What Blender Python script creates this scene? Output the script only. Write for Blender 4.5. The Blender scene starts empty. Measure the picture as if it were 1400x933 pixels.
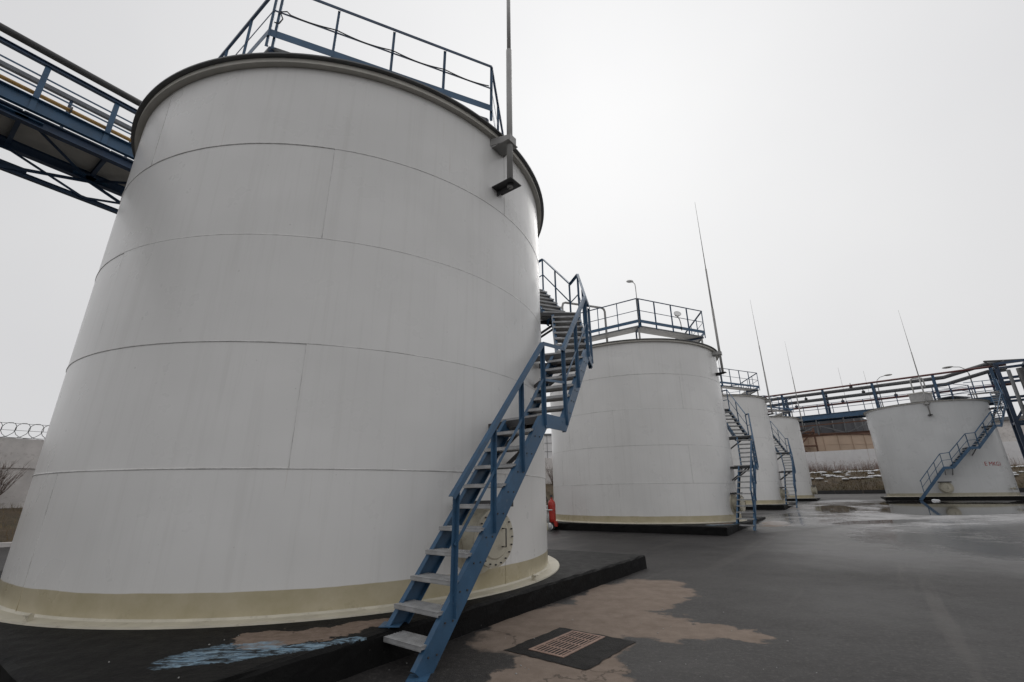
import bpy, math, random
from mathutils import Vector, Matrix
R_ = math.radians
random.seed(7)
S = bpy.context.scene
COL = S.collection
EYE = 1.45
# ------------------------------------------------------------------ camera
cam = bpy.data.cameras.new('camera'); camo = bpy.data.objects.new('camera', cam); COL.objects.link(camo)
cam.lens = 16.0; cam.sensor_width = 36.0; cam.sensor_fit = 'HORIZONTAL'; cam.clip_start = 0.05; cam.clip_end = 2500
TH, RO = 0.3308, -0.0094
fw = Vector((0, math.cos(TH), math.sin(TH))); u0 = Vector((0, -math.sin(TH), math.cos(TH))); r0 = Vector((1, 0, 0))
rt = math.cos(RO)*r0 + math.sin(RO)*u0; up = -math.sin(RO)*r0 + math.cos(RO)*u0
M4 = Matrix((rt, up, -fw)).transposed().to_4x4(); M4.translation = (0, 0, EYE)
camo.matrix_world = M4
S.camera = camo
# ------------------------------------------------------------------ overcast sky and veiled sun
SUN_AZ, SUN_EL = 11.6, 45.0
w = bpy.data.worlds.new('World'); S.world = w; w.use_nodes = True
nt = w.node_tree; nt.nodes.clear()
def wn(t): return nt.nodes.new(t)
out = wn('ShaderNodeOutputWorld'); bg = wn('ShaderNodeBackground'); nt.links.new(bg.outputs[0], out.inputs[0])
sky = wn('ShaderNodeTexSky'); sky.sky_type = 'NISHITA'; sky.sun_disc = False
sky.sun_elevation = R_(SUN_EL); sky.sun_rotation = R_(SUN_AZ); sky.dust_density = 6; sky.air_density = 1.0
hs = wn('ShaderNodeHueSaturation'); hs.inputs['Saturation'].default_value = 0.10; nt.links.new(sky.outputs[0], hs.inputs['Color'])
sc = wn('ShaderNodeVectorMath'); sc.operation = 'SCALE'; sc.inputs[3].default_value = 0.0008; nt.links.new(hs.outputs[0], sc.inputs[0])
tc = wn('ShaderNodeTexCoord'); nz = wn('ShaderNodeTexNoise'); nz.inputs['Scale'].default_value = 1.6; nz.inputs['Detail'].default_value = 4
nt.links.new(tc.outputs['Generated'], nz.inputs['Vector'])
rp = wn('ShaderNodeValToRGB'); rp.color_ramp.elements[0].position = .3; rp.color_ramp.elements[1].position = .75
rp.color_ramp.elements[0].color = (.63, .63, .645, 1); rp.color_ramp.elements[1].color = (.70, .70, .705, 1)
nt.links.new(nz.outputs[0], rp.inputs[0])
ad = wn('ShaderNodeVectorMath'); ad.operation = 'ADD'; nt.links.new(rp.outputs[0], ad.inputs[0]); nt.links.new(sc.outputs[0], ad.inputs[1])
dt = wn('ShaderNodeVectorMath'); dt.operation = 'DOT_PRODUCT'; nt.links.new(tc.outputs['Generated'], dt.inputs[0])
dt.inputs[1].default_value = (math.sin(R_(SUN_AZ))*math.cos(R_(SUN_EL)), math.cos(R_(SUN_AZ))*math.cos(R_(SUN_EL)), math.sin(R_(SUN_EL)))
mx = wn('ShaderNodeMath'); mx.operation = 'MAXIMUM'; nt.links.new(dt.outputs['Value'], mx.inputs[0])
pw = wn('ShaderNodeMath'); pw.operation = 'POWER'; pw.inputs[1].default_value = 4; nt.links.new(mx.outputs[0], pw.inputs[0])
gl = wn('ShaderNodeVectorMath'); gl.operation = 'SCALE'; gl.inputs[0].default_value = (.245, .245, .24); nt.links.new(pw.outputs[0], gl.inputs[3])   # broad veil of brighter cloud round the hidden sun
ad2 = wn('ShaderNodeVectorMath'); ad2.operation = 'ADD'; nt.links.new(ad.outputs[0], ad2.inputs[0]); nt.links.new(gl.outputs[0], ad2.inputs[1])
nt.links.new(ad2.outputs[0], bg.inputs['Color']); bg.inputs['Strength'].default_value = 1.0
sl = bpy.data.lights.new('sun', 'SUN'); sl.energy = 0.9; sl.angle = R_(40); sl.color = (1, .97, .94)
so = bpy.data.objects.new('sun', sl); COL.objects.link(so)
sd = Vector((math.sin(R_(SUN_AZ))*math.cos(R_(SUN_EL)), math.cos(R_(SUN_AZ))*math.cos(R_(SUN_EL)), math.sin(R_(SUN_EL))))
so.rotation_euler = (-sd).to_track_quat('-Z', 'Y').to_euler(); so.location = (0, 0, 60)
S.view_settings.view_transform = 'Standard'; S.view_settings.look = 'None'; S.view_settings.exposure = 0.0; S.view_settings.gamma = 1.0
S.view_settings.use_curve_mapping = False

# ------------------------------------------------------------------ material helpers
class NB:
    def __init__(s, name):
        s.m = bpy.data.materials.new(name); s.m.use_nodes = True; s.t = s.m.node_tree
        s.b = s.t.nodes['Principled BSDF']; s.tc = s.t.nodes.new('ShaderNodeTexCoord'); s.obj = s.tc.outputs['Object']
    def n(s, t, **k):
        x = s.t.nodes.new(t)
        for a, v in k.items(): setattr(x, a, v)
        return x
    def l(s, a, b): s.t.links.new(a, b)
    def mapv(s, scale=(1, 1, 1), loc=(0, 0, 0), src=None):
        m = s.n('ShaderNodeMapping'); m.inputs['Scale'].default_value = scale; m.inputs['Location'].default_value = loc
        s.l(src or s.obj, m.inputs[0]); return m.outputs[0]
    def noise(s, scale, detail=4, rough=.55, vec=None, dist=0):
        x = s.n('ShaderNodeTexNoise'); x.inputs['Scale'].default_value = scale; x.inputs['Detail'].default_value = detail
        x.inputs['Roughness'].default_value = rough; x.inputs['Distortion'].default_value = dist
        s.l(vec or s.obj, x.inputs['Vector']); return x.outputs[0]
    def ramp(s, v, a, b, ca=(0, 0, 0, 1), cb=(1, 1, 1, 1)):
        r = s.n('ShaderNodeValToRGB'); e = r.color_ramp.elements
        e[0].position = a; e[1].position = b; e[0].color = ca; e[1].color = cb; s.l(v, r.inputs[0]); return r.outputs[0]
    def mix(s, f, a, b):
        x = s.n('ShaderNodeMix', data_type='RGBA')
        if isinstance(f, (int, float)): x.inputs[0].default_value = f
        else: s.l(f, x.inputs[0])
        for i, v in ((6, a), (7, b)):
            if isinstance(v, tuple): x.inputs[i].default_value = (*v[:3], 1)
            else: s.l(v, x.inputs[i])
        return x.outputs[2]
    def math(s, op, a, b=0.0, c=None, clamp=False):
        x = s.n('ShaderNodeMath', operation=op, use_clamp=clamp)
        for i, v in ((0, a), (1, b), (2, c)):
            if v is None: continue
            if isinstance(v, (int, float)): x.inputs[i].default_value = v
            else: s.l(v, x.inputs[i])
        return x.outputs[0]
    def xyz(s, src=None):
        x = s.n('ShaderNodeSeparateXYZ'); s.l(src or s.obj, x.inputs[0]); return x.outputs
    def col(s, v):
        if isinstance(v, tuple): s.b.inputs['Base Color'].default_value = (*v[:3], 1)
        else: s.l(v, s.b.inputs['Base Color'])
    def rough(s, v):
        if isinstance(v, (int, float)): s.b.inputs['Roughness'].default_value = v
        else: s.l(v, s.b.inputs['Roughness'])
    def bump(s, v, st=.2, d=.02):
        x = s.n('ShaderNodeBump'); x.inputs['Strength'].default_value = st; x.inputs['Distance'].default_value = d
        s.l(v, x.inputs['Height']); s.l(x.outputs[0], s.b.inputs['Normal'])
    def val(s, v, lo, hi):
        r = s.n('ShaderNodeMapRange'); s.l(v, r.inputs[0]); r.inputs[3].default_value = lo; r.inputs[4].default_value = hi; return r.outputs[0]

def paint(name, c, rough=.45, var=.12, metal=0, scale=3., bump=.08, dirt=None, dirt_amt=.5):
    b = NB(name); f = b.noise(scale, 5, .6)
    c2 = tuple(max(0, x*(1-var*1.5)) for x in c); c3 = tuple(min(1, x*(1+var)) for x in c)
    k = b.mix(b.ramp(f, .3, .7), c2, c3)
    if dirt:
        k = b.mix(b.math('MULTIPLY', b.ramp(b.noise(scale*3.1, 6, .7), .55, .72), dirt_amt), k, dirt)
    if 'blue' in name: k = b.mix(b.math('MULTIPLY', b.ramp(b.noise(31, 6, .75), .66, .70), .75), k, (.085, .045, .03)); k = b.mix(b.math('MULTIPLY', b.ramp(b.noise(11, 6, .7, b.mapv((1, 1, 1), (5, 5, 5))), .62, .70), .4), k, (.14, .18, .23))
    b.col(k); b.rough(b.val(b.noise(scale*4, 3), rough-.1, rough+.12)); b.b.inputs['Metallic'].default_value = metal
    if bump: b.bump(b.noise(scale*25, 3), bump, .005)
    return b.m

MAT = {}
def tank_paint(name, weld=False, k=1.0):
    b = NB(name); z = b.xyz()[2]
    # vertical weathering streaks in object space
    st = b.noise(1.0, 5, .65, b.mapv((9, 9, .35)))
    fine = b.noise(26, 4, .6); big = b.noise(.55, 3, .5)
    base = b.mix(b.ramp(big, .3, .7), (.70, .693, .678), (.765, .757, .742))
    base = b.mix(b.math('MULTIPLY', b.ramp(st, .50, .78), .34), base, (.555, .545, .52))
    spots = b.ramp(b.noise(17, 2, .5), .765, .79)
    base = b.mix(b.math('MULTIPLY', spots, .38), base, (.36, .35, .33))
    run = b.math('MULTIPLY', b.ramp(b.noise(1.0, 3, .5, b.mapv((15, 15, .5), (3, 7, 1))), .70, .80), b.ramp(b.noise(.7, 3, .6), .5, .66))
    base = b.mix(b.math('MULTIPLY', run, .45), base, (.36, .28, .20))
    scuff = b.ramp(b.noise(2.1, 8, .8, b.mapv((1, 1, 2.2), (9, 2, 4))), .66, .70)
    base = b.mix(b.math('MULTIPLY', scuff, .07), base, (.42, .41, .39))
    if weld: base = b.mix(b.math('MULTIPLY', b.ramp(b.noise(2.3, 5, .7), .40, .66), .62), base, (.22, .215, .205))
    edge = b.math('ADD', z, b.math('MULTIPLY', b.noise(1.3, 3), .035))
    band = b.ramp(edge, .283, .287, (1, 1, 1, 1), (0, 0, 0, 1))
    cream = b.mix(b.ramp(b.noise(2.2, 5, .65), .35, .7), (.42, .37, .245), (.52, .465, .34))
    splash = b.ramp(b.math('ADD', b.noise(3.4, 7, .75), b.math('MULTIPLY', z, -.9)), .50, .68)
    cream = b.mix(b.math('MULTIPLY', splash, .45), cream, (.20, .17, .12))
    base = b.mix(band, base, cream)
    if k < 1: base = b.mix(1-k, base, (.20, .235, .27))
    b.col(base)
    b.rough(b.val(b.noise(1.2, 4, .6), .22, .36)); b.b.inputs['Specular IOR Level'].default_value = .42
    h = b.math('ADD', b.math('MULTIPLY', b.noise(.8, 2, .4), 1.0), b.math('MULTIPLY', fine, .012))
    b.bump(h, .8, .04)
    return b.m
MAT['tank'] = tank_paint('tank_paint'); MAT['weld'] = tank_paint('weld_paint', True)
MAT['cream'] = paint('cream_primer', (.53, .495, .40), .5, .1, dirt=(.25, .21, .15), dirt_amt=.5)
MAT['fascia'] = paint('fascia_paint', (.56, .54, .49), .5, .08)
MAT['blue'] = paint('blue_steel_paint', (.038, .100, .185), .42, .16, scale=2.5, dirt=(.05, .07, .10), dirt_amt=.5)
MAT['darkblue'] = paint('dark_blue_steel_paint', (.028, .058, .115), .45, .18, scale=2.5, dirt=(.03, .03, .03))
MAT['galv'] = paint('galvanised_steel', (.43, .435, .44), .45, .15, metal=.35, scale=9, dirt=(.22, .21, .19), dirt_amt=.5)
MAT['mast'] = paint('grey_mast_paint', (.33, .325, .315), .45, .1)
MAT['darksteel'] = paint('dark_steel', (.045, .045, .047), .5, .2, dirt=(.10, .06, .035), dirt_amt=.3)
MAT['black'] = paint('black_rubber', (.012, .012, .013), .55, .1)
MAT['rust'] = paint('brown_rust_primer', (.13, .065, .042), .7, .25, dirt=(.05, .03, .025))
MAT['pipe'] = paint('dull_pipe_paint', (.14, .145, .15), .45, .15, dirt=(.09, .07, .05))
MAT['redpipe'] = paint('red_brown_pipe_paint', (.11, .035, .032), .5, .15)
MAT['yellow'] = paint('yellow_pipe_paint', (.42, .24, .06), .5, .12)
MAT['red'] = paint('red_enamel', (.42, .03, .02), .3, .08)
MAT['concrete'] = paint('concrete_panel', (.66, .63, .61), .85, .12, scale=1.3, dirt=(.27, .24, .22), dirt_amt=.6, bump=.3)
MAT['whitewall'] = paint('whitewashed_panel', (.74, .73, .73), .8, .06, scale=.8, dirt=(.5, .47, .45), dirt_amt=.4)
MAT['beige'] = paint('beige_cladding', (.48, .36, .27), .7, .1, scale=.25, dirt=(.36, .27, .21), dirt_amt=.3, bump=0)
MAT['dark_clad'] = paint('dark_grey_cladding', (.06, .062, .07), .6, .2, scale=.3, bump=0)
MAT['glass'] = paint('lamp_glass', (.75, .75, .74), .2, .03)
MAT['deck'] = paint('deck_plate', (.17, .185, .21), .55, .15, scale=4, dirt=(.09, .08, .07))
MAT['grate'] = paint('rusty_cast_iron', (.27, .175, .135), .75, .22, scale=14, dirt=(.10, .065, .05), dirt_amt=.6)
MAT['twig'] = paint('dry_twigs', (.13, .085, .065), .8, .3)
MAT['palewig'] = paint('pale_weed_stems', (.27, .19, .16), .8, .3)
MAT['drygrass'] = paint('dry_grass', (.165, .12, .06), .85, .4, scale=.9, dirt=(.06, .048, .03), dirt_amt=.8)
MAT['snow'] = paint('old_snow', (.80, .81, .83), .6, .05)
MAT['redpaint'] = paint('red_stencil_paint', (.35, .03, .03), .6, .1)

def perforated():
    b = NB('perforated_tread'); v = b.n('ShaderNodeTexVoronoi'); v.inputs['Scale'].default_value = 29; v.inputs['Randomness'].default_value = 0.0
    b.l(b.obj, v.inputs['Vector']); hole = b.ramp(v.outputs['Distance'], .27, .33, (1, 1, 1, 1), (0, 0, 0, 1))
    nrm = b.n('ShaderNodeNewGeometry'); top = b.math('GREATER_THAN', b.math('ABSOLUTE', b.xyz(nrm.outputs['Normal'])[2]), .8)
    hole = b.math('MULTIPLY', hole, top)
    c = b.mix(b.ramp(b.noise(7, 5, .6), .35, .7), (.30, .30, .30), (.46, .465, .47))
    b.col(b.mix(hole, c, (.04, .04, .042))); b.rough(.45); b.b.inputs['Metallic'].default_value = .3
    b.bump(v.outputs['Distance'], .6, .01); return b.m
MAT['tread'] = perforated()

def ground_mat():
    b = NB('wet_asphalt'); x, y, z = b.xyz()
    warp = b.n('ShaderNodeVectorMath', operation='ADD'); wno = b.n('ShaderNodeTexNoise'); wno.inputs['Scale'].default_value = 1.7; wno.inputs['Detail'].default_value = 6; wno.inputs['Roughness'].default_value = .62
    b.l(b.obj, wno.inputs['Vector'])
    sub = b.n('ShaderNodeVectorMath', operation='SUBTRACT'); b.l(wno.outputs['Color'], sub.inputs[0]); sub.inputs[1].default_value = (.5, .5, .5)
    scl = b.n('ShaderNodeVectorMath', operation='SCALE'); scl.inputs[3].default_value = 1.1; b.l(sub.outputs[0], scl.inputs[0])
    b.l(b.obj, warp.inputs[0]); b.l(scl.outputs[0], warp.inputs[1]); wv = warp.outputs[0]
    wx, wy, wz = b.xyz(wv)
    def ell(cx, cy, rx, ry, rot, soft=.12):
        c, s_ = math.cos(rot), math.sin(rot)
        dx = b.math('SUBTRACT', wx, cx); dy = b.math('SUBTRACT', wy, cy)
        a = b.math('DIVIDE', b.math('ADD', b.math('MULTIPLY', dx, c), b.math('MULTIPLY', dy, s_)), rx)
        e = b.math('DIVIDE', b.math('SUBTRACT', b.math('MULTIPLY', dy, c), b.math('MULTIPLY', dx, s_)), ry)
        r = b.math('SQRT', b.math('ADD', b.math('MULTIPLY', a, a), b.math('MULTIPLY', e, e)))
        return b.ramp(r, 1-soft, 1+soft, (1, 1, 1, 1), (0, 0, 0, 1))
    def union(lst):
        r = lst[0]
        for q in lst[1:]: r = b.math('MAXIMUM', r, q)
        return r
    az = math.radians(56)
    dry = union([ell(.55, 6.3, 1.35, .85, az), ell(1.9, 8.0, 1.7, .8, az), ell(2.2, 6.0, .7, .3, -.6), ell(1.5, 6.25, .95, .6, -.5), ell(.35, 4.75, 1.3, .5, 1.0), ell(-.1, 3.9, .5, 1.0, -.3),
                 ell(11.6, 21.8, 1.2, .5, az), ell(10.9, 20.4, .8, .35, .3), ell(19.5, 33, 2.0, .8, az)])
    water = union([ell(27, 29.0, 8.5, 3.6, .62, .05), ell(29, 35, 5, 2.2, .9, .06), ell(20.5, 31, 5.0, 1.2, 1.0, .08), ell(15.8, 21.0, 2.6, .8, .2, .1), ell(34, 30, 8, 2.5, .8, .06)])
    wet = union([ell(25, 33, 15, 8.5, .75, .5), ell(14, 24, 9, 3.2, .75, .5), ell(34, 27, 14, 7, .75, .5), ell(14, 15, 8, 2.0, .9, .5), ell(16, 17, 12, 5, .6, .6)])
    rotv = b.n('ShaderNodeVectorRotate', rotation_type='Z_AXIS'); rotv.inputs['Angle'].default_value = math.radians(38); b.l(b.obj, rotv.inputs['Vector'])
    damp = b.ramp(b.noise(.34, 5, .6), .38, .62)
    speck = b.noise(95, 3, .6); ag = b.noise(9, 6, .65)
    asph = b.mix(b.ramp(ag, .3, .75), (.016, .0152, .0155), (.036, .0335, .033))
    asph = b.mix(b.math('MULTIPLY', b.ramp(speck, .60, .68), .5), asph, (.13, .122, .115))
    asph = b.mix(b.math('MULTIPLY', b.ramp(b.noise(40, 5, .75), .53, .64), .75), asph, (.011, .0105, .0105))
    asph = b.mix(b.math('MULTIPLY', b.ramp(b.noise(1.1, 8, .72, b.mapv((1, 1, 1), (4, 9, 0))), .50, .56), .5), asph, (.014, .013, .0135))
    tyre = b.ramp(b.noise(1.0, 5, .6, b.mapv((1.3, .05, .2), (2, 1, 0), rotv.outputs[0])), .60, .66)
    asph = b.mix(b.math('MULTIPLY', tyre, .55), asph, (.068, .062, .058))
    asph = b.mix(b.math('MULTIPLY', damp, .35), asph, (.052, .0485, .047))
    asph = b.mix(b.math('MULTIPLY', b.ramp(b.noise(22, 7, .85), .53, .60), .75), asph, (.085, .079, .075))
    asph = b.mix(b.math('MULTIPLY', b.ramp(b.noise(5.5, 8, .8, b.mapv((1, 1, 1), (3, 1, 0))), .60, .66), .7), asph, (.010, .0095, .0095))
    fr = b.ramp(b.noise(.9, 6, .7), .35, .62)
    stone = b.mix(b.ramp(b.noise(4, 6, .7), .3, .72), (.165, .128, .102), (.25, .20, .165))
    stone = b.mix(b.math('MULTIPLY', b.ramp(b.noise(120, 2, .6), .58, .66), .5), stone, (.10, .085, .075))
    c = b.mix(dry, asph, stone)
    # a few long tar-filled cracks and joints
    vor = b.n('ShaderNodeTexVoronoi', feature='DISTANCE_TO_EDGE'); vor.inputs['Scale'].default_value = .16; b.l(wv, vor.inputs['Vector'])
    crack = b.ramp(vor.outputs['Distance'], .0012, .003, (1, 1, 1, 1), (0, 0, 0, 1))
    c = b.mix(b.math('MULTIPLY', crack, .6), c, (.013, .013, .013))
    pale_sheen = b.math('MULTIPLY', union([ell(19.5, 29, 11, 3.4, 1.13, .35), ell(17.8, 19.3, 5.0, 1.1, .35, .35), ell(29, 24.5, 7, 1.5, .62, .35), ell(20, 21.5, 11, 2.6, .5, .5), ell(13.5, 22.5, 4, 2.0, .9, .5), ell(27, 40, 6, 2.2, .9, .3)]), b.ramp(b.noise(.8, 7, .7), .33, .5))
    c = b.mix(b.math('MULTIPLY', pale_sheen, .8), c, b.mix(b.ramp(b.noise(6, 6, .7), .3, .7), (.27, .265, .27), (.44, .435, .44)))  # bright wet sheen of the far yard, painted into the colour as pale patches
    c = b.mix(b.math('MULTIPLY', water, .9), c, (.02, .0185, .017))
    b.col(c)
    ro = b.mix(b.ramp(b.noise(.5, 5, .65), .35, .65), (.50, .50, .50), (.62, .62, .62))
    ro = b.mix(b.math('MULTIPLY', wet, b.ramp(b.noise(.45, 5, .6), .25, .5)), ro, (.12, .12, .12)); ro = b.mix(dry, ro, (.9, .9, .9)); ro = b.mix(water, ro, (.045, .045, .045))
    b.l(ro, b.b.inputs['Roughness'])
    b.l(b.math('MAXIMUM', b.math('MULTIPLY_ADD', wet, .34, .16), b.math('MULTIPLY', water, .5)), b.b.inputs['Specular IOR Level'])
    h = b.math('ADD', b.math('MULTIPLY', speck, .5), b.math('MULTIPLY', ag, .7))
    h = b.math('MULTIPLY', h, b.math('SUBTRACT', 1.0, b.math('MAXIMUM', water, b.math('MULTIPLY', wet, .85))))
    bp = b.n('ShaderNodeBump'); bp.inputs['Strength'].default_value = .6; bp.inputs['Distance'].default_value = .012
    b.l(h, bp.inputs['Height']); b.l(bp.outputs[0], b.b.inputs['Normal'])
    return b.m
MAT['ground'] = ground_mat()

def plinth_mat():
    b = NB('bitumen_coated_plinth')
    wno = b.n('ShaderNodeTexNoise'); wno.inputs['Scale'].default_value = 3.2; wno.inputs['Detail'].default_value = 7; wno.inputs['Roughness'].default_value = .68; b.l(b.obj, wno.inputs['Vector'])
    sub = b.n('ShaderNodeVectorMath', operation='SUBTRACT'); b.l(wno.outputs['Color'], sub.inputs[0]); sub.inputs[1].default_value = (.5, .5, .5)
    scl = b.n('ShaderNodeVectorMath', operation='SCALE'); scl.inputs[3].default_value = .55; b.l(sub.outputs[0], scl.inputs[0])
    ad = b.n('ShaderNodeVectorMath', operation='ADD'); b.l(b.obj, ad.inputs[0]); b.l(scl.outputs[0], ad.inputs[1])
    wx, wy, wz = b.xyz(ad.outputs[0])
    def ell(cx, cy, rx, ry, rot, soft=.06):
        c, s_ = math.cos(rot), math.sin(rot)
        dx = b.math('SUBTRACT', wx, cx); dy = b.math('SUBTRACT', wy, cy)
        a = b.math('DIVIDE', b.math('ADD', b.math('MULTIPLY', dx, c), b.math('MULTIPLY', dy, s_)), rx)
        e = b.math('DIVIDE', b.math('SUBTRACT', b.math('MULTIPLY', dy, c), b.math('MULTIPLY', dx, s_)), ry)
        r = b.math('SQRT', b.math('ADD', b.math('MULTIPLY', a, a), b.math('MULTIPLY', e, e)))
        return b.ramp(r, 1-soft, 1+soft, (1, 1, 1, 1), (0, 0, 0, 1))
    black = b.mix(b.ramp(b.noise(3, 6, .65), .3, .75), (.004, .004, .0042), (.009, .0088, .0086))
    peel = b.math('MULTIPLY', b.ramp(b.noise(11, 6, .7, b.mapv((1, 1, 1))), .70, .72), .5)
    c = b.mix(peel, black, (.14, .13, .12))
    # bare concrete where the coating has come off, and a spill of pale blue paint
    bare = b.math('MAXIMUM', ell(1.85, -4.62, .72, .22, .72), ell(1.35, -4.75, .32, .22, .5))
    c = b.mix(bare, c, b.mix(b.ramp(b.noise(9, 6, .7), .3, .7), (.13, .095, .07), (.24, .18, .145)))
    sp = b.math('MAXIMUM', ell(1.25, -5.22, .50, .27, .55), ell(1.9, -5.02, .50, .10, .62))
    streak = b.math('MULTIPLY', b.ramp(b.noise(1, 9, .8, b.mapv((4, 17, 5)), .8), .43, .56), b.ramp(b.noise(9, 9, .8), .36, .50))
    sp = b.math('MULTIPLY', b.math('MULTIPLY', sp, streak), b.math('GREATER_THAN', b.xyz()[2], -.03))
    c = b.mix(sp, c, b.mix(b.ramp(b.noise(14, 4), .3, .7), (.16, .27, .37), (.30, .41, .49)))
    b.col(c); b.rough(b.val(b.noise(5, 4), .45, .8)); b.b.inputs['Specular IOR Level'].default_value = .12; b.bump(b.noise(18, 6, .7), .6, .02)
    return b.m
MAT['plinth'] = plinth_mat()

def bank_mat():
    b = NB('dry_grass_bank'); 
    c = b.mix(b.ramp(b.noise(.8, 6, .7), .3, .7), (.045, .033, .020), (.115, .082, .048))
    c = b.mix(b.math('MULTIPLY', b.ramp(b.noise(.35, 5, .7), .5, .65), .6), c, (.065, .062, .028))
    c = b.mix(b.ramp(b.noise(3.2, 5, .7), .52, .7), c, (.03, .024, .016))
    b.col(c); b.rough(.95); b.bump(b.noise(6, 6, .7), .8, .15); return b.m
MAT['bank'] = bank_mat()
def plain(name, c, r=.7):
    b = NB(name); b.col(b.mix(b.ramp(b.noise(4, 4), .3, .7), tuple(x*.85 for x in c), c)); b.rough(r); return b.m

# ------------------------------------------------------------------ mesh helpers
class MB:
    def __init__(s): s.v = []; s.f = []; s.sm = []
    def add(s, vs, fs, smooth=False):
        o = len(s.v); s.v += [tuple(v) for v in vs]; s.f += [tuple(o+i for i in f) for f in fs]; s.sm += [smooth]*len(fs); return s
    def box(s, a, b):
        x0, y0, z0 = a; x1, y1, z1 = b
        return s.add([(x0,y0,z0),(x1,y0,z0),(x1,y1,z0),(x0,y1,z0),(x0,y0,z1),(x1,y0,z1),(x1,y1,z1),(x0,y1,z1)],
                     [(0,3,2,1),(4,5,6,7),(0,1,5,4),(1,2,6,5),(2,3,7,6),(3,0,4,7)])
    def beam(s, p, q, w, h, up=(0, 0, 1)):
        p, q, up = Vector(p), Vector(q), Vector(up); d = (q-p).normalized()
        side = d.cross(up)
        if side.length < 1e-4: side = d.cross(Vector((1, 0, 0)))
        side.normalize(); u = side.cross(d).normalized(); a = side*(w/2); c = u*(h/2)
        vs = [p-a-c, p+a-c, p+a+c, p-a+c, q-a-c, q+a-c, q+a+c, q-a+c]
        return s.add(vs, [(0,1,2,3),(7,6,5,4),(0,4,5,1),(1,5,6,2),(2,6,7,3),(3,7,4,0)])
    def channel(s, p, q, w, h, t=.012, up=(0, 0, 1), flip=1):
        # U section: web plus two flanges
        p, q, up = Vector(p), Vector(q), Vector(up); d = (q-p).normalized(); side = d.cross(up).normalized(); u = side.cross(d).normalized()
        s.beam(p, q, t, h, up)
        for k in (1, -1):
            off = u*(k*(h/2-t/2)) + side*(flip*(w/2+t/2)); s.beam(p+off, q+off, w, t, up)
        return s
    def ibeam(s, p, q, w, h, t=.014, up=(0, 0, 1)):
        p, q, up = Vector(p), Vector(q), Vector(up); d = (q-p).normalized(); side = d.cross(up)
        if side.length < 1e-4: up = Vector((1, 0, 0)); side = d.cross(up)
        side.normalize(); u = side.cross(d).normalized()
        s.beam(p, q, t, h-2*t, up)
        for k in (1, -1): off = u*(k*(h/2-t/2)); s.beam(p+off, q+off, w, t, up)
        return s
    def angle(s, p, q, w, t=.006, up=(0, 0, 1)):
        p, q, up = Vector(p), Vector(q), Vector(up); d = (q-p).normalized(); side = d.cross(up)
        if side.length < 1e-4: side = d.cross(Vector((1, 0, 0)))
        side.normalize(); u = side.cross(d).normalized()
        s.beam(p+u*(w/2-t/2), q+u*(w/2-t/2), w, t, u); o = side*(w/2-t/2)-u*(t/2); s.beam(p+o, q+o, t, w-t, u); return s
    def tube(s, pts, r, n=8, r2=None, caps=True):
        pts = [Vector(p) for p in pts]; N = len(pts); o = len(s.v); prev = None
        for i, p in enumerate(pts):
            d = ((pts[min(i+1, N-1)]-pts[max(i-1, 0)])).normalized()
            if prev is None:
                a = d.cross(Vector((0, 0, 1)))
                if a.length < 1e-3: a = Vector((1, 0, 0))
            else: a = prev - d*prev.dot(d)
            a.normalize(); prev = a; b = d.cross(a)
            rr = r if r2 is None else r+(r2-r)*i/(N-1)
            for k in range(n):
                t = 2*math.pi*k/n; s.v.append(tuple(p+a*(rr*math.cos(t))+b*(rr*math.sin(t))))
        for i in range(N-1):
            for k in range(n):
                s.f.append((o+i*n+k, o+i*n+(k+1) % n, o+(i+1)*n+(k+1) % n, o+(i+1)*n+k)); s.sm.append(True)
        if caps:
            s.f.append(tuple(o+k for k in range(n))[::-1]); s.sm.append(False)
            s.f.append(tuple(o+(N-1)*n+k for k in range(n))); s.sm.append(False)
        return s
    def lathe(s, prof, n=96, a0=0, a1=360, c=(0, 0)):
        # profile [(r,z)..]; every profile edge is its own smooth strip so corners stay crisp
        full = abs(a1-a0-360) < 1e-6; m = n if full else n+1
        for (ra, za), (rb, zb) in zip(prof[:-1], prof[1:]):
            o = len(s.v)
            for i in range(m):
                t = R_(a0+(a1-a0)*i/n); ct, st = math.cos(t), math.sin(t)
                s.v += [(c[0]+ra*ct, c[1]+ra*st, za), (c[0]+rb*ct, c[1]+rb*st, zb)]
            for i in range(n):
                j = (i+1) % m; s.f.append((o+2*i, o+2*j, o+2*j+1, o+2*i+1)); s.sm.append(True)
        return s
    def sphere(s, c, r, n=10, m=6, sx=1, sy=1, sz=1):
        o = len(s.v)
        for i in range(m+1):
            p = math.pi*i/m
            for k in range(n):
                t = 2*math.pi*k/n; s.v.append((c[0]+sx*r*math.sin(p)*math.cos(t), c[1]+sy*r*math.sin(p)*math.sin(t), c[2]-sz*r*math.cos(p)))
        for i in range(m):
            for k in range(n):
                s.f.append((o+i*n+k, o+i*n+(k+1) % n, o+(i+1)*n+(k+1) % n, o+(i+1)*n+k)); s.sm.append(True)
        return s
    def mesh(s, name):
        me = bpy.data.meshes.new(name); me.from_pydata(s.v, [], s.f); me.polygons.foreach_set('use_smooth', s.sm); me.update(); return me
    def build(s, name, mat, parent=None):
        me = s.mesh(name); me.materials.append(MAT[mat] if isinstance(mat, str) else mat)
        return link(name, me, parent)
def link(name, me, parent=None, mat4=None):
    o = bpy.data.objects.new(name, me); COL.objects.link(o)
    if parent is not None: o.parent = parent
    if mat4 is not None: o.matrix_local = mat4
    return o
def tag(o, label=None, cat=None, group=None, kind=None):
    if label: o['label'] = label
    if cat: o['category'] = cat
    if group: o['group'] = group
    if kind: o['kind'] = kind
    return o
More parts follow.
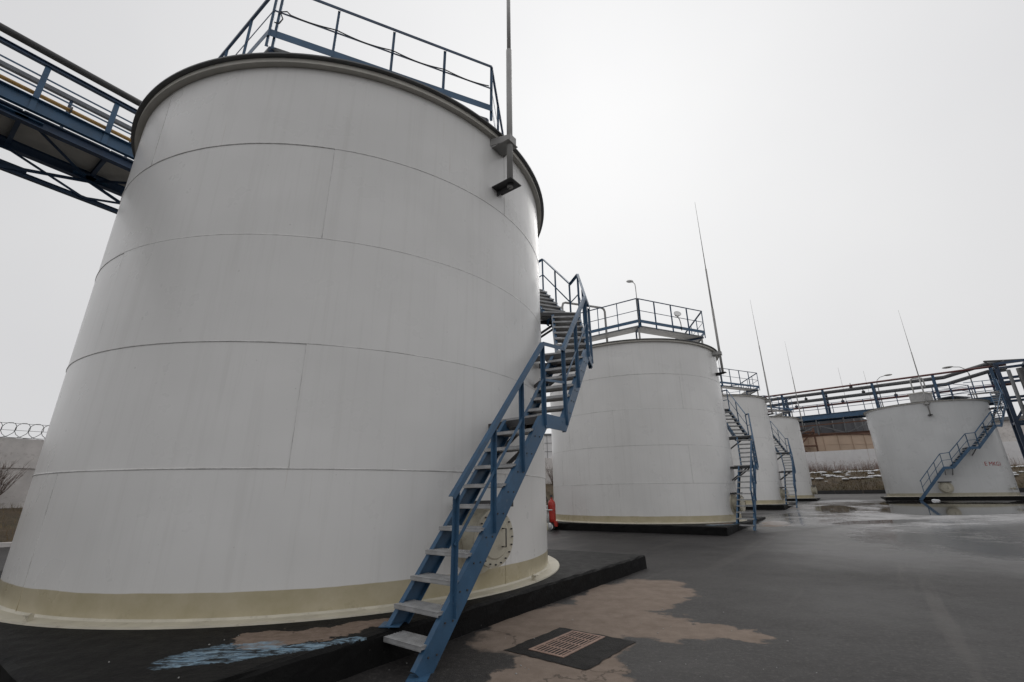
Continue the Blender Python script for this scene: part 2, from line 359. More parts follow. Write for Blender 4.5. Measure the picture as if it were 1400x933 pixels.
def thing(name, label, cat, loc=(0, 0, 0), rz=0, group=None):
    o = bpy.data.objects.new(name, None); COL.objects.link(o); o.location = loc; o.rotation_euler = (0, 0, rz); o.empty_display_size = .2
    return tag(o, label, cat, group)
def copy_tree(o, parent=None):
    c = o.copy(); COL.objects.link(c)
    if parent is not None: c.parent = parent
    for ch in list(KIDS.get(o.name, [])) or [x for x in o.children]: copy_tree(ch, c)
    return c
KIDS = {}
def copy_thing(o, loc, rz, label, drop=()):
    c = o.copy(); COL.objects.link(c); c.location = loc; c.rotation_euler = (0, 0, rz); c['label'] = label
    for ch in list(o.children):
        if ch.name.split('.')[0] in drop: continue
        k = ch.copy(); COL.objects.link(k); k.parent = c
        for g in list(ch.children):
            gg = g.copy(); COL.objects.link(gg); gg.parent = k
    return c

# ------------------------------------------------------------------ layout
D = Vector((math.sin(R_(35)), math.cos(R_(35)))); N = Vector((D.y, -D.x))      # along the tank row, and to its right
def sp(x): return x if x > 3 else (0 if x < -3 else (x+3)**2/12)
def zg(x, y):
    s = D.x*x+D.y*y
    return .024*sp(s-13)+.03*sp(s-58)
TANKS = [((-3.63, 9.556), .27), ((6.24, 23.45), .42), ((16.11, 37.35), .84), ((25.6, 49.0), 1.12), ((37.6, 41.6), 1.20)]
TR, TH_ = 4.265, 7.58

# ground sheet: strips across the row direction
def sheet(name, s_list, t_list, zf, mat):
    mb = MB(); vs = []; W = len(t_list)
    for s in s_list:
        for t in t_list:
            p = D*s+N*t; vs.append((p.x, p.y, zf(p.x, p.y, s, t)))
    fs = [(i*W+j, i*W+j+1, (i+1)*W+j+1, (i+1)*W+j) for i in range(len(s_list)-1) for j in range(W-1)]
    mb.add(vs, [f[::-1] if False else f for f in fs], True); return mb.build(name, mat)
SL = [-700, -200, -60, -20, 0, 8, 12, 14, 16, 18, 20, 24, 30, 40, 50, 55, 57, 59, 61, 63, 66, 70, 76, 90, 300, 1500]
def zall(x, y, s, t): 
    return zg(x, y) if s < 70 else zg(*(D*70+N*t))
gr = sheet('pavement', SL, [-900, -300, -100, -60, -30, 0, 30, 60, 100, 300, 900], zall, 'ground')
tag(gr, 'dark wet asphalt yard with puddles and dry patches', None, None, 'structure')

# ------------------------------------------------------------------ tank kit (built at the origin of the nearest tank)
def build_tank():
    t = thing('storage_tank', '', 'storage tank', group='pale grey storage tanks')
    hc = TH_/5
    for c in range(5):
        z0, z1 = c*hc+.002, (c+1)*hc-.002
        st = -116.6 if c % 2 == 0 else -157.8
        a = st
        for k in range(5):
            w_ = 82 if k < 4 else 32
            rr = TR+random.uniform(-.004, .004); n = max(6, int(w_/1.6))
            mb = MB(); e = .03
            mb.lathe([(rr-.01, z0), (rr, z0), (rr, z1), (rr-.01, z1), (rr-.01, z0)], n, a+e, a+w_-e)
            mb.build('shell_plate', 'tank', t)
            # vertical weld
            an = R_(a); mw = MB(); px, py = math.cos(an), math.sin(an)
            pts = [(px*(TR-.001)+random.uniform(-.003, .003)*-py, py*(TR-.001)+random.uniform(-.003, .003)*px, z0+(z1-z0)*i/14) for i in range(15)]
            mw.tube(pts, .0055, 6); mw.build('weld_seam', 'weld', t)
            a += w_
    for c in range(1, 5):
        mw = MB(); z = c*hc
        mw.lathe([(TR-.005, z-.010), (TR+.004, z-.007), (TR+.007, z), (TR+.004, z+.007), (TR-.005, z+.010)], 180); mw.build('weld_seam', 'weld', t)
    # annular floor plate
    MB().lathe([(TR-.3, .014), (4.47, .014), (4.475, -.004), (TR-.3, -.004)], 144).build('floor_flange', 'cream', t)
    MB().lathe([(TR-.004, .04), (TR+.016, .018), (TR+.02, .0142)], 144).build('fillet_weld', 'cream', t)
    # stepped fascia and roof edge
    MB().lathe([(TR-.02, TH_-.052), (4.362, TH_-.052), (4.362, TH_+.03), (TR-.02, TH_+.03)], 180).build('rim_fascia', 'fascia', t)
    MB().lathe([(TR-.02, TH_+.031), (4.432, TH_+.031), (4.432, TH_+.055), (TR, TH_+.06)], 180).build('roof_edge', 'pipe', t)
    MB().lathe([(TR+.002, TH_+.061), (3.0, TH_+.26), (1.2, TH_+.50), (.0001, TH_+.62)], 96).build('roof', 'tank', t)
    # manhole near the stair foot
    am = R_(-42.5); zc = .68; nx, ny = math.cos(am), math.sin(am)
    T = Matrix.Translation((nx*TR, ny*TR, zc)) @ Matrix(((-ny, 0, nx, 0), (nx, 0, ny, 0), (0, 1, 0, 0), (0, 0, 0, 1)))
    mb = MB().lathe([(.46, -.06), (.46, .012), (.30, .014), (.30, .27), (.24, .27)], 48); man = mb.build('manhole_neck', 'cream', t); man.matrix_local = T
    mb = MB().lathe([(.25, .262), (.352, .262), (.352, .292), (.25, .292)], 48); mb.build('flange', 'cream', man)
    mb = MB().lathe([(.25, .297), (.352, .297), (.352, .327), (.33, .331), (.26, .331), (.24, .345), (.0001, .352)], 48); cv = mb.build('cover', 'cream', man)
    mb = MB()
    for k in range(20):
        q = 2*math.pi*k/20; mb.tube([(.315*math.cos(q), .315*math.sin(q), .245), (.315*math.cos(q), .315*math.sin(q), .352)], .0105, 6)
    tag(mb.build('cover_bolts', 'darksteel', man), kind='stuff')
    MB().tube([(.11, .11, .345), (.11, .11, .42), (.11, -.11, .42), (.11, -.11, .345)], .009, 8).build('handle', 'darksteel', man)
    # dark hinge bar over the manhole
    b0 = Vector((nx, ny, 0)); tg = Vector((-ny, nx, 0))
    p0 = b0*(TR+.22)+Vector((0, 0, zc+.42))
    mb = MB(); mb.beam(p0-tg*.42, p0+tg*.42, .10, .085); mb.beam(p0-tg*.25-b0*.24, p0-tg*.25, .06, .06); mb.beam(p0+tg*.25-b0*.24, p0+tg*.25, .06, .06); mb.build('hinge_bar', 'darksteel', t)
    # settlement lug and earthing lug
    for ang, r in ((-108.7, 4.40), (-27.0, 4.40)):
        q = R_(ang); c = Vector((math.cos(q)*r, math.sin(q)*r, 0)); tn = Vector((-math.sin(q), math.cos(q), 0)); rd = Vector((math.cos(q), math.sin(q), 0))
        mb = MB(); mb.beam(c+Vector((0, 0, .014)), c+Vector((0, 0, .075)), .05, .05, tn); mb.beam(c-tn*.025+Vector((0, 0, .078)), c+tn*.035+rd*.05+Vector((0, 0, .072)), .05, .012); mb.build('lug', 'cream', t)
    # small nozzle with valve beside the stair
    q = R_(18); rd = Vector((math.cos(q), math.sin(q), 0)); base = rd*TR+Vector((0, 0, .55))
    mb = MB(); mb.tube([base-rd*.02, base+rd*.30], .055, 12); mb.tube([base+rd*.30, base+rd*.32], .095, 14); mb.tube([base+rd*.21, base+rd*.23], .095, 14)
    nzl = mb.build('nozzle', 'cream', t)
    MB().tube([base+rd*.32, base+rd*.42], .08, 12).tube([base+rd*.37, base+rd*.37+Vector((0, 0, .36))], .02, 8).tube([base+rd*.37+Vector((0, 0, .34)), base+rd*.37+Vector((0, 0, .36))], .10, 14).build('valve', 'galv', nzl)
    return t

# ------------------------------------------------------------------ stair kit in tank coordinates
RO_, WID = 5.28, .66
def pol(r, a): return Vector((r*math.cos(R_(a)), r*math.sin(R_(a)), 0))
def tread_mesh():
    mb = MB(); d, w_, h = .125, .318, .014
    mb.box((-d, -w_, -h), (d, w_, h)); mb.box((-d, -w_, -h-.014), (-d+.006, w_, -h)); mb.box((d-.006, -w_, -h-.014), (d, w_, -h))
    for i in range(22):
        for j in range(7):
            x, y = -.104+.0347*j, -.297+.0283*i; r = .0075
            mb.add([(x-r, y-r, h), (x+r, y-r, h), (x+r, y+r, h), (x-r, y+r, h), (x, y, h+.006)], [(0, 1, 4), (1, 2, 4), (2, 3, 4), (3, 0, 4)])
    me = mb.mesh('tread'); me.materials.append(MAT['tread']); return me
TREAD = tread_mesh()
def build_stair():
    t = thing('staircase', '', 'staircase', group='blue staircases winding round the tanks')
    # outer corners (angle, deck height) of each flight's bottom and top
    foot = Vector((2.78, -5.0, 0)); 
    z = [-.27, 2.26, 3.70, 5.38, 6.98, 8.55]
    fl = [(foot, pol(RO_, -39.72), z[0], z[1], 11), (pol(RO_, -34.03), pol(RO_, -19.28), z[1], z[2], 7), (pol(RO_, -12.86), pol(RO_, 6.5), z[2], z[3], 8),
          (pol(RO_, 13.0), pol(RO_, 30.5), z[3], z[4], 8), (pol(RO_, 36.5), pol(RO_, 53.5), z[4], z[5], 8)]
    HR = 1.10; posts_b = []
    for k, (A, B, za, zb, nr) in enumerate(fl):
        dr = (B-A).normalized(); inn = Vector((-dr.y, dr.x, 0)); slope = (zb-za)/(B-A).length
        U = Vector((0, 0, 1))
        a = A+U*za; b = B+U*zb
        rise = (zb-za)/nr; run = (B-A).length/nr
        sh = .20
        lo = a-U*.0 if k else a+(b-a)*.0; off = U*(-.10)
        # outer stringer
        pa = a+off+(b-a)*(0.035 if k == 0 else -.02); pb = b+off
        st = MB().channel(pa, pb, .05, sh, .01, flip=-1).build('stringer', 'blue', t)
        bo = MB()
        for i in range(1, nr):
            for q in (-.05, .05):
                p = a+(b-a)*(i/nr)+off+dr*q; sd_ = dr.cross(U).normalized(); bo.tube([p+sd_*.004, p+sd_*.014], .009, 6)
        tag(bo.build('stringer_bolts', 'darksteel', st), kind='stuff')
        # inner stringer: the lowest one stands on the plinth
        if k == 0:
            i0 = a+inn*WID+(b-a)*(.30/(zb-za))+off; ia = i0+U*.0
            MB().channel(ia, b+inn*WID+off, .05, sh, .01, flip=1).build('stringer', 'blue', t)
            fz = ia.z-.12
            mb = MB(); mb.beam(ia+U*.08, Vector((ia.x, ia.y, .008)), .012, .16, dr); mb.box((ia.x-.1, ia.y-.1, .0), (ia.x+.1, ia.y+.1, .008)); mb.build('foot_plate', 'blue', t)
            fo = a+(b-a)*.02
            mb = MB(); mb.box((fo.x-.09, fo.y-.09, za), (fo.x+.09, fo.y+.09, za+.008)); mb.build('foot_plate', 'blue', t)
        else:
            MB().channel(a+inn*WID+off-(b-a)*.02, b+inn*WID+off, .05, sh, .01, flip=1).build('stringer', 'blue', t)
        # treads
        for i in range(1, nr):
            c = a+dr*(run*(i-.0))+inn*(WID/2)+U*(rise*i-.02)
            ang = math.atan2(dr.y, dr.x)
            link('tread', TREAD, t, Matrix.Translation(c) @ Matrix.Rotation(ang, 4, 'Z'))
        # posts, handrail and mid rail on the outer side
        ts = [.20, .48, .74, .985] if k == 0 else [.02, .5, .985]
        ps = []
        for q in ts:
            p = a+(b-a)*q-dr.cross(U).normalized()*-.02
            b0 = p-U*.13; t0 = p+U*1.02; ps.append((b0, t0))
            MB().angle(b0, t0, .05, .006, up=dr).build('post', 'blue', t)
        posts_b.append((ps[0], ps[-1]))
        h0 = ps[0][1]+(ps[0][1]-ps[-1][1]).normalized()*(.10 if k == 0 else 0)
        MB().angle(h0, ps[-1][1], .055, .007).build('handrail', 'blue', t)
        md = U*(-.52)
        MB().beam(ps[0][1]+md, ps[-1][1]+md, .008, .035).build('mid_rail', 'blue', t)
    # landings
    for k in range(4):
        B, A2 = fl[k][1], fl[k+1][0]; zz = z[k+1]; U = Vector((0, 0, 1))
        iB = B.normalized()*4.42; iA = A2.normalized()*4.42
        d1 = (fl[k][1]-fl[k][0]).normalized()
        mb = MB(); top = [B, A2, iA, iB]
        mb.add([p+U*(zz-.0) for p in top]+[p+U*(zz-.03) for p in top], [(0,1,2,3),(7,6,5,4),(0,4,5,1),(1,5,6,2),(2,6,7,3),(3,7,4,0)]); mb.build('landing_deck', 'tread', t)
        out_ = (B+A2).normalized()
        MB().beam(B+out_*.012+U*(zz-.10), A2+out_*.012+U*(zz-.10), .012, .19).build('landing_fascia', 'blue', t)
        m = (B+A2)/2
        for p in (B, A2):
            q = p*.985; MB().beam(q.normalized()*(TR-.005)+U*(zz-.09), q+U*(zz-.075), .05, .09).beam(q.normalized()*(TR-.005)+U*(zz-.62), q*.95+U*(zz-.13), .04, .05).build('bracket', 'darksteel', t)
        (b0, t0), (b1, t1) = posts_b[k][1], posts_b[k+1][0]
        MB().angle(t0, t1, .055, .007).build('handrail', 'blue', t)
        md = U*(-.52); MB().beam(t0+md, t1+md, .008, .035).build('mid_rail', 'blue', t)
    # top gangway to the roof platform
    B = fl[4][1]; zz = z[5]; U = Vector((0, 0, 1)); i = B.normalized()*3.3; sd_ = Vector((-B.y, B.x, 0)).normalized()
    mb = MB(); mb.beam(i+sd_*.35+U*(zz-.03), B+sd_*.35+U*(zz-.03), .7, .05); mb.build('landing_deck', 'tread', t)
    mb = MB()
    for q in (.3, .62, 1.0):
        p = i+(B-i)*q+sd_*.7+U*zz; mb.beam(p-U*.06, p+U*1.1, .045, .045)
    mb.beam(i+sd_*.7+U*(zz+1.1), B+sd_*.7+U*(zz+1.1), .05, .05); mb.beam(i+sd_*.7+U*(zz+.55), B+sd_*.7+U*(zz+.55), .03, .03); mb.beam(B+U*(zz+1.1), B+sd_*.7+U*(zz+1.1), .05, .05); mb.build('handrail', 'blue', t)
    return t

# ------------------------------------------------------------------ hexagonal roof walkway
def build_walkway():
    t = thing('roof_walkway', '', 'walkway', group='railed walkways on the tank roofs')
    U = Vector((0, 0, 1)); zd = 8.46; rc = 4.02; C6 = [pol(rc, -96+60*k) for k in range(6)]; I6 = [pol(rc-.95, -96+60*k) for k in range(6)]
    for k in range(6):
        j = (k+1) % 6; A, B, a, b = C6[k], C6[j], I6[k], I6[j]
        mb = MB(); top = [A*.972, B*.972, b, a]
        mb.add([p+U*zd for p in top]+[p+U*(zd-.035) for p in top], [(0,1,2,3),(7,6,5,4),(0,4,5,1),(1,5,6,2),(2,6,7,3),(3,7,4,0)]); mb.build('deck_panel', 'mast', t)
        MB().angle(A*.972+U*(zd-.06), B*.972+U*(zd-.06), .06, .008).build('edge_beam', 'pipe', t)
        MB().beam(A*1.004+U*(zd+.17), B*1.004+U*(zd+.17), .006, .15).build('toe_board', 'blue', t)
        for q in (.25, .5, .75):
            p = A+(B-A)*q; MB().angle(p+U*(zd-.08), p+U*(zd+1.27), .045, .006, up=(B-A)).build('post', 'blue', t)
        for off in (.0, .09):
            if off and k not in (0,): continue
            p = A+(B-A).normalized()*off; MB().angle(p+U*(zd-.12), p+U*(zd+1.28), .05, .006, up=(B-A)).build('post', 'blue', t)
        MB().angle(A+U*(zd+1.28), B+U*(zd+1.28), .055, .007).build('handrail', 'darkblue', t)
        MB().beam(A+U*(zd+.70), B+U*(zd+.70), .008, .032).build('mid_rail', 'darkblue', t)
        # legs standing on the roof and a raker under the deck
        l = A*.955; MB().beam(Vector((l.x, l.y, TH_+.06)), l+U*(zd-.13), .07, .07).build('leg', 'mast', t)
        l2 = I6[k]; MB().beam(Vector((l2.x, l2.y, TH_+.22)), l2+U*(zd-.04), .06, .06).beam(l2+U*(zd-.085), A*.98+U*(zd-.085), .05, .08).build('leg', 'darkblue', t)
    return t

# ------------------------------------------------------------------ lightning mast
def build_mast():
    t = thing('lightning_mast', '', 'mast', group='lightning masts fixed to the tank rims')
    a = -37.5; rd = pol(1, a); tg = Vector((-rd.y, rd.x, 0)); U = Vector((0, 0, 1)); p = rd*(TR+.30)
    MB().tube([p+U*6.40, p+U*9.7], .055, 14).build('lower_pipe', 'mast', t)
    MB().tube([p+U*9.66, p+U*11.9], .040, 12).build('middle_pipe', 'mast', t)
    MB().tube([p+U*11.86, p+U*15.9], .022, 8, r2=.007).build('rod', 'mast', t)
    # upper V bracket
    zt = 7.42
    mb = MB()
    for s in (-1, 1): mb.beam(rd*(TR-.003)+tg*(.20*s)+U*zt, p+tg*(.075*s)+rd*.07+U*zt, .012, .15)
    mb.beam(p+rd*.075-tg*.09+U*zt, p+rd*.075+tg*.09+U*zt, .012, .15); mb.beam(rd*(TR-.003)+U*(zt-.08), p+rd*.08+U*(zt-.08), .28, .012); mb.build('upper_bracket', 'mast', t)
    zb = 6.46
    mb = MB(); mb.beam(rd*(TR-.003)+U*zb, p+rd*.14+U*zb, .30, .016); mb.beam(rd*(TR-.003)+U*(zb-.07), p+U*(zb-.012), .012, .10); mb.tube([p+U*(zb-.05), p+U*(zb+.01)], .058, 14)
    mb.build('base_plate', 'darksteel', t)
    return t

tank0, stair0, walk0, mast0 = build_tank(), build_stair(), build_walkway(), build_mast()
TL = ['huge nearest storage tank of pale grey plates filling the left half', 'second storage tank, pale grey, right of the near blue stairs', 'third storage tank, pale grey, half hidden behind the second one',
      'farthest tank of the left row, narrow pale grey slice beside the bridge', 'grey storage tank at far right with red lettering and diagonal stairs']
SLB = ['large blue staircase with steel treads climbing the nearest tank', 'blue staircase on the right edge of the second tank', 'small blue staircase on the right edge of the third tank',
       '', 'blue staircase crossing the face of the far right tank']
WL = ['blue railed walkway on the roof of the nearest tank at the top edge', 'railed walkway on the roof of the second tank', 'railed walkway on the roof of the third tank',
      'railed walkway on the roof of the last tank in the left row']
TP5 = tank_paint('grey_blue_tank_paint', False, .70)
ML = ['lightning mast bracketed to the rim of the nearest tank, running out of the top', 'tall lightning mast at the right rim of the second tank', 'lightning mast at the right rim of the third tank',
      'faint thin lightning mast on the last tank of the left row', 'lightning mast bracketed to the front rim of the far right tank']
for i, ((x, y), z) in enumerate(TANKS):
    rz = -math.pi/2 if i == 4 else 0
    loc = (x, y, z)
    if i == 0:
        for o, l in ((tank0, TL), (stair0, SLB), (walk0, WL), (mast0, ML)): o.location = loc; o['label'] = l[0]
    else:
        tk = copy_thing(tank0, loc, rz, TL[i]); copy_thing(mast0, loc, rz, ML[i])
        if i != 3: copy_thing(stair0, loc, rz, SLB[i])      # the last tank of the left row shows no stair
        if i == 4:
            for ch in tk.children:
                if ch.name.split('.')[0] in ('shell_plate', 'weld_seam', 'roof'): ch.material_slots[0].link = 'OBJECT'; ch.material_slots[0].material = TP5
        if i < 4: copy_thing(walk0, loc, rz, WL[i])
    # plinth
    hw = 4.62; mb = MB(); g = zg(x, y)
    zt = 0.0; zl = -.75
    b_ = .03; sub = 1
    P_ = [(-hw, -hw), (hw, -hw), (hw, hw), (-hw, hw)]
    a35 = R_(90-35)
    def rot(p): return (p[0]*math.cos(-R_(35)) - p[1]*math.sin(-R_(35)), p[0]*math.sin(-R_(35)) + p[1]*math.cos(-R_(35)))
    ns = 44; ring = [(P_[k][0]+(P_[(k+1) % 4][0]-P_[k][0])*q/ns, P_[k][1]+(P_[(k+1) % 4][1]-P_[k][1])*q/ns) for k in range(4) for q in range(ns)]; M_ = len(ring)
    rp_ = random.Random(i+3); vs = []
    for sc_, zz, jt in ((1.006, zl, 0), (1.0, -.15, .0025), (.999, -.04, .0025), (.993, -.012, .004), (.98, -.005, .0)):
        for px, py in ring:
            g_ = sc_+rp_.uniform(-jt, jt); vs.append((*rot((px*g_, py*g_)), zz+rp_.uniform(-jt, jt)*2.5))
    fs = [(M_*l+k, M_*l+(k+1) % M_, M_*(l+1)+(k+1) % M_, M_*(l+1)+k) for l in range(4) for k in range(M_)]+[tuple(range(4*M_, 5*M_))]
    mb.add(vs, fs); pl = mb.build('tank_plinth', 'plinth'); pl.location = loc
    tag(pl, ['black coated concrete plinth with blue paint spill under the nearest tank', 'low black plinth under the second tank', 'low black plinth under the third tank',
             'dark plinth under the last tank of the left row', 'dark plinth under the far right tank'][i], 'plinth', 'square black plinths')
# red stencil on the far right tank
def stencil():
    (x, y), z = TANKS[4]; cu = bpy.data.curves.new('tank_lettering', 'FONT'); cu.body = 'E MKG1'; cu.size = .44; cu.extrude = .002; cu.align_x = 'CENTER'
    tmp = bpy.data.objects.new('tmp', cu); COL.objects.link(tmp); dg = bpy.context.evaluated_depsgraph_get(); me = bpy.data.meshes.new_from_object(tmp.evaluated_get(dg))
    bpy.data.objects.remove(tmp)
    a0 = R_(-84)
    for v in me.vertices:
        q = a0+v.co.x/TR; r = TR+.008+v.co.z; v.co = (r*math.cos(q), r*math.sin(q), v.co.y+2.28)
    me.materials.clear(); me.materials.append(MAT['redpaint'])
    tank5 = [o for o in bpy.data.objects if o.get('label') == TL[4]][0]
    o = link('lettering', me, tank5); o.matrix_parent_inverse = Matrix.Rotation(math.pi/2, 4, 'Z'); o['label'] = 'red stencilled lettering'
stencil()

def at(i, r, a, z):    # point in tank i's coordinates
    (x, y), zb = TANKS[i]; return Vector((x+r*math.cos(R_(a)), y+r*math.sin(R_(a)), zb+z))
# loose cable along the mid rail of the nearest walkway
A, B = at(0, 4.02, -96, 9.2), at(0, 4.02, -36, 9.2); dv = B-A; o_ = Vector((dv.y, -dv.x, 0)).normalized()*.03
pts = [A+Vector((0, 0, -.34))+dv*.012+o_, A+Vector((0, 0, -.33))+dv*.03+o_, A+Vector((0, 0, -.2))+dv*.04+o_, A+Vector((0, 0, -.06))+dv*.025+o_, A+dv*.05+o_]
for i in range(1, 60):
    q = .05+.95*i/60; pts.append(A+dv*q+o_+Vector((0, 0, -.012-.055*abs(math.sin(q*4*math.pi)))))
tag(MB().tube(pts, .011, 6).build('cable', 'black'), 'black cable sagging along the rail on the nearest tank roof', 'cable')

# roof lamps, floodlight and vent pipes
def roof_lamp(i, label):
    t = thing('roof_lamp', label, 'lamp', tuple(at(i, 4.02, -96, 8.5)), group='lamps on the tank roofs')
    MB().tube([(0, -.05, .0), (0, -.05, 1.75), (-.02, -.07, 1.95), (-.12, -.10, 2.06)], .018, 8).build('pole', 'mast', t)
    h = MB(); h.sphere((-.27, -.14, 2.07), .15, 12, 8, 1.1, .7, .45); h.build('head', 'glass', t)
    MB().tube([(-.11, -.10, 2.06), (-.17, -.12, 2.07)], .04, 8).build('socket', 'mast', t)
roof_lamp(1, 'lamp on a thin pole above the second tank railing'); roof_lamp(2, 'lamp on a thin pole above the third tank railing')
t = thing('floodlight', 'small round floodlight on a bent arm on the second tank roof', 'floodlight', tuple(at(1, 3.55, -58, 8.5)))
MB().tube([(0, 0, 0), (0, 0, .35), (-.04, -.02, .55), (-.16, -.08, .72)], .022, 8).build('arm', 'darksteel', t)
h = MB().lathe([(.0001, .0), (.10, .02), (.17, .12), (.17, .14)], 20).build('shade', 'mast', t); h.matrix_local = Matrix.Translation((-.18, -.1, .72)) @ Matrix.Rotation(R_(60), 4, 'X')
g_ = MB().lathe([(.16, .13), (.0001, .135)], 20).build('lens', 'glass', h)
def vent(i, r, a, label, hgt=1.9, reach=1.8, dirn=180):
    p = at(i, r, a, TH_+.2); t = thing('vent_pipe', label, 'pipe', tuple(p)); d_ = pol(1, dirn)
    pts = [Vector((0, 0, 0)), Vector((0, 0, hgt-.2)), Vector((0, 0, hgt-.06))+d_*.05, Vector((0, 0, hgt))+d_*.18, Vector((0, 0, hgt))+d_*reach, Vector((0, 0, hgt-.06))+d_*(reach+.12), Vector((0, 0, hgt-.25))+d_*(reach+.17), Vector((0, 0, hgt-.9))+d_*(reach+.17)]
    MB().tube(pts, .055, 12).build('pipe_run', 'mast', t); MB().tube([(0, 0, .02), (0, 0, .07)], .14, 14).build('flange', 'mast', t)
vent(1, 2.7, -125, 'grey hooked vent pipe on the left of the second tank roof', 2.25, 2.2, 200)
vent(4, 2.0, -140, 'arched vent pipe on the far right tank roof', 2.3, .7, -40)
# hatch box and small railed platform on the far right tank
p = at(4, 2.9, -130, TH_+.15); t = thing('roof_hatch', 'boxy hatch on the roof behind the far right mast', 'hatch', tuple(p), R_(20))
MB().box((-.7, -.5, 0), (.7, .5, .75)).build('box', 'mast', t); MB().box((-.76, -.56, .752), (.76, .56, .82)).build('lid', 'fascia', t)
p = at(4, 2.6, -75, TH_+.2); t = thing('roof_platform', 'small railed platform on the right of the far right tank roof', 'platform', tuple(p), R_(15))
MB().box((-1.2, -.7, .25), (1.2, .7, .30)).build('deck', 'deck', t)
for sx in (-1.15, 1.15):
    for sy in (-.65, .65): MB().box((sx-.03, sy-.03, -.12), (sx+.03, sy+.03, 1.35)).build('post', 'darkblue', t)
for zz in (.8, 1.33):
    for sy in (-.65, .65): MB().beam((-1.15, sy, zz), (1.15, sy, zz), .035, .035).build('rail', 'darkblue', t)
    for sx in (-1.15, 1.15): MB().beam((sx, -.65, zz), (sx, .65, zz), .035, .035).build('rail', 'darkblue', t)

# ------------------------------------------------------------------ drain
def drain():
    c = Vector((.585, 5.43, 0)); ax = Vector((.62, .785, 0)).normalized(); ay = Vector((ax.y, -ax.x, 0)); z = .004
    ang = math.atan2(ax.y, ax.x)
    mb = MB(); hx, hy = .52, .47; n = 14; ring = []
    for i in range(4*n):
        k, q = divmod(i, n); q = q/n; cs = [(-hx, -hy), (hx, -hy), (hx, hy), (-hx, hy)]; a, b = cs[k], cs[(k+1) % 4]
        ring.append((a[0]+(b[0]-a[0])*q+random.uniform(-.012, .012), a[1]+(b[1]-a[1])*q+random.uniform(-.012, .012)))
    hole = (.43, .21)
    inner = []
    for i in range(4*n):
        k, q = divmod(i, n); q = q/n; cs = [(-hole[0]+.06, -hole[1]+.08), (hole[0]+.06, -hole[1]+.08), (hole[0]+.06, hole[1]+.08), (-hole[0]+.06, hole[1]+.08)]; a, b = cs[k], cs[(k+1) % 4]
        inner.append((a[0]+(b[0]-a[0])*q, a[1]+(b[1]-a[1])*q))
    m = 4*n
    vs = [(x, y, .006) for x, y in ring]+[(x, y, .004) for x, y in inner]+[(x, y, -.0) for x, y in inner]
    fs = [(i, (i+1) % m, m+(i+1) % m, m+i) for i in range(m)]
    b = NB('fresh_tar_patch'); b.col(b.mix(b.ramp(b.noise(8, 6, .7), .3, .7), (.010, .010, .010), (.026, .024, .023))); b.rough(b.val(b.noise(6, 4), .55, .85)); b.b.inputs['Specular IOR Level'].default_value = .12; b.bump(b.noise(40, 5, .7), .6, .02)
    o = MB().add(vs[:2*m], fs).build('tar_patch', b.m); o.location = c; o.rotation_euler = (0, 0, ang); tag(o, 'black square tar patch around the drain grate', None, None, 'structure')
    t = thing('drain_grate', 'rusty slotted iron drain grate set in black tar patch', 'drain grate', tuple(c), ang)
    L, W = .405, .19; ox, oy = .06, .08
    mb = MB(); 
    for sx in (-1, 1): mb.box((ox+sx*L-.018, oy-W-.018, .004), (ox+sx*L+.018, oy+W+.018, .009))
    for sy in (-1, 1): mb.box((ox-L+.018, oy+sy*W-.018, .004), (ox+L-.018, oy+sy*W+.018, .0085))
    mb.build('frame', 'grate', t)
    for i in range(1, 4): x = ox-L+2*L*i/4; MB().box((x-.011, oy-W+.018, .004), (x+.011, oy+W-.018, .0078)).build('cross_bar', 'grate', t)
    mb = MB()
    for i in range(4):
        for j in range(1, 9):
            y = oy-W+2*W*j/9; x0 = ox-L+2*L*i/4; mb.box((x0+.013, y-.0085, .0045), (x0+L/2-.013, y+.0085, .0072))
    tag(mb.build('slot_bars', 'grate', t), kind='stuff')
    MB().box((ox-L+.001, oy-W+.001, .0025), (ox+L-.001, oy+W-.001, .0035)).build('pit_shade', plain('drain_pit_shade', (.004, .004, .004), .9), t)  # flat black sheet painted for the shade below the slots, no real hole
drain()

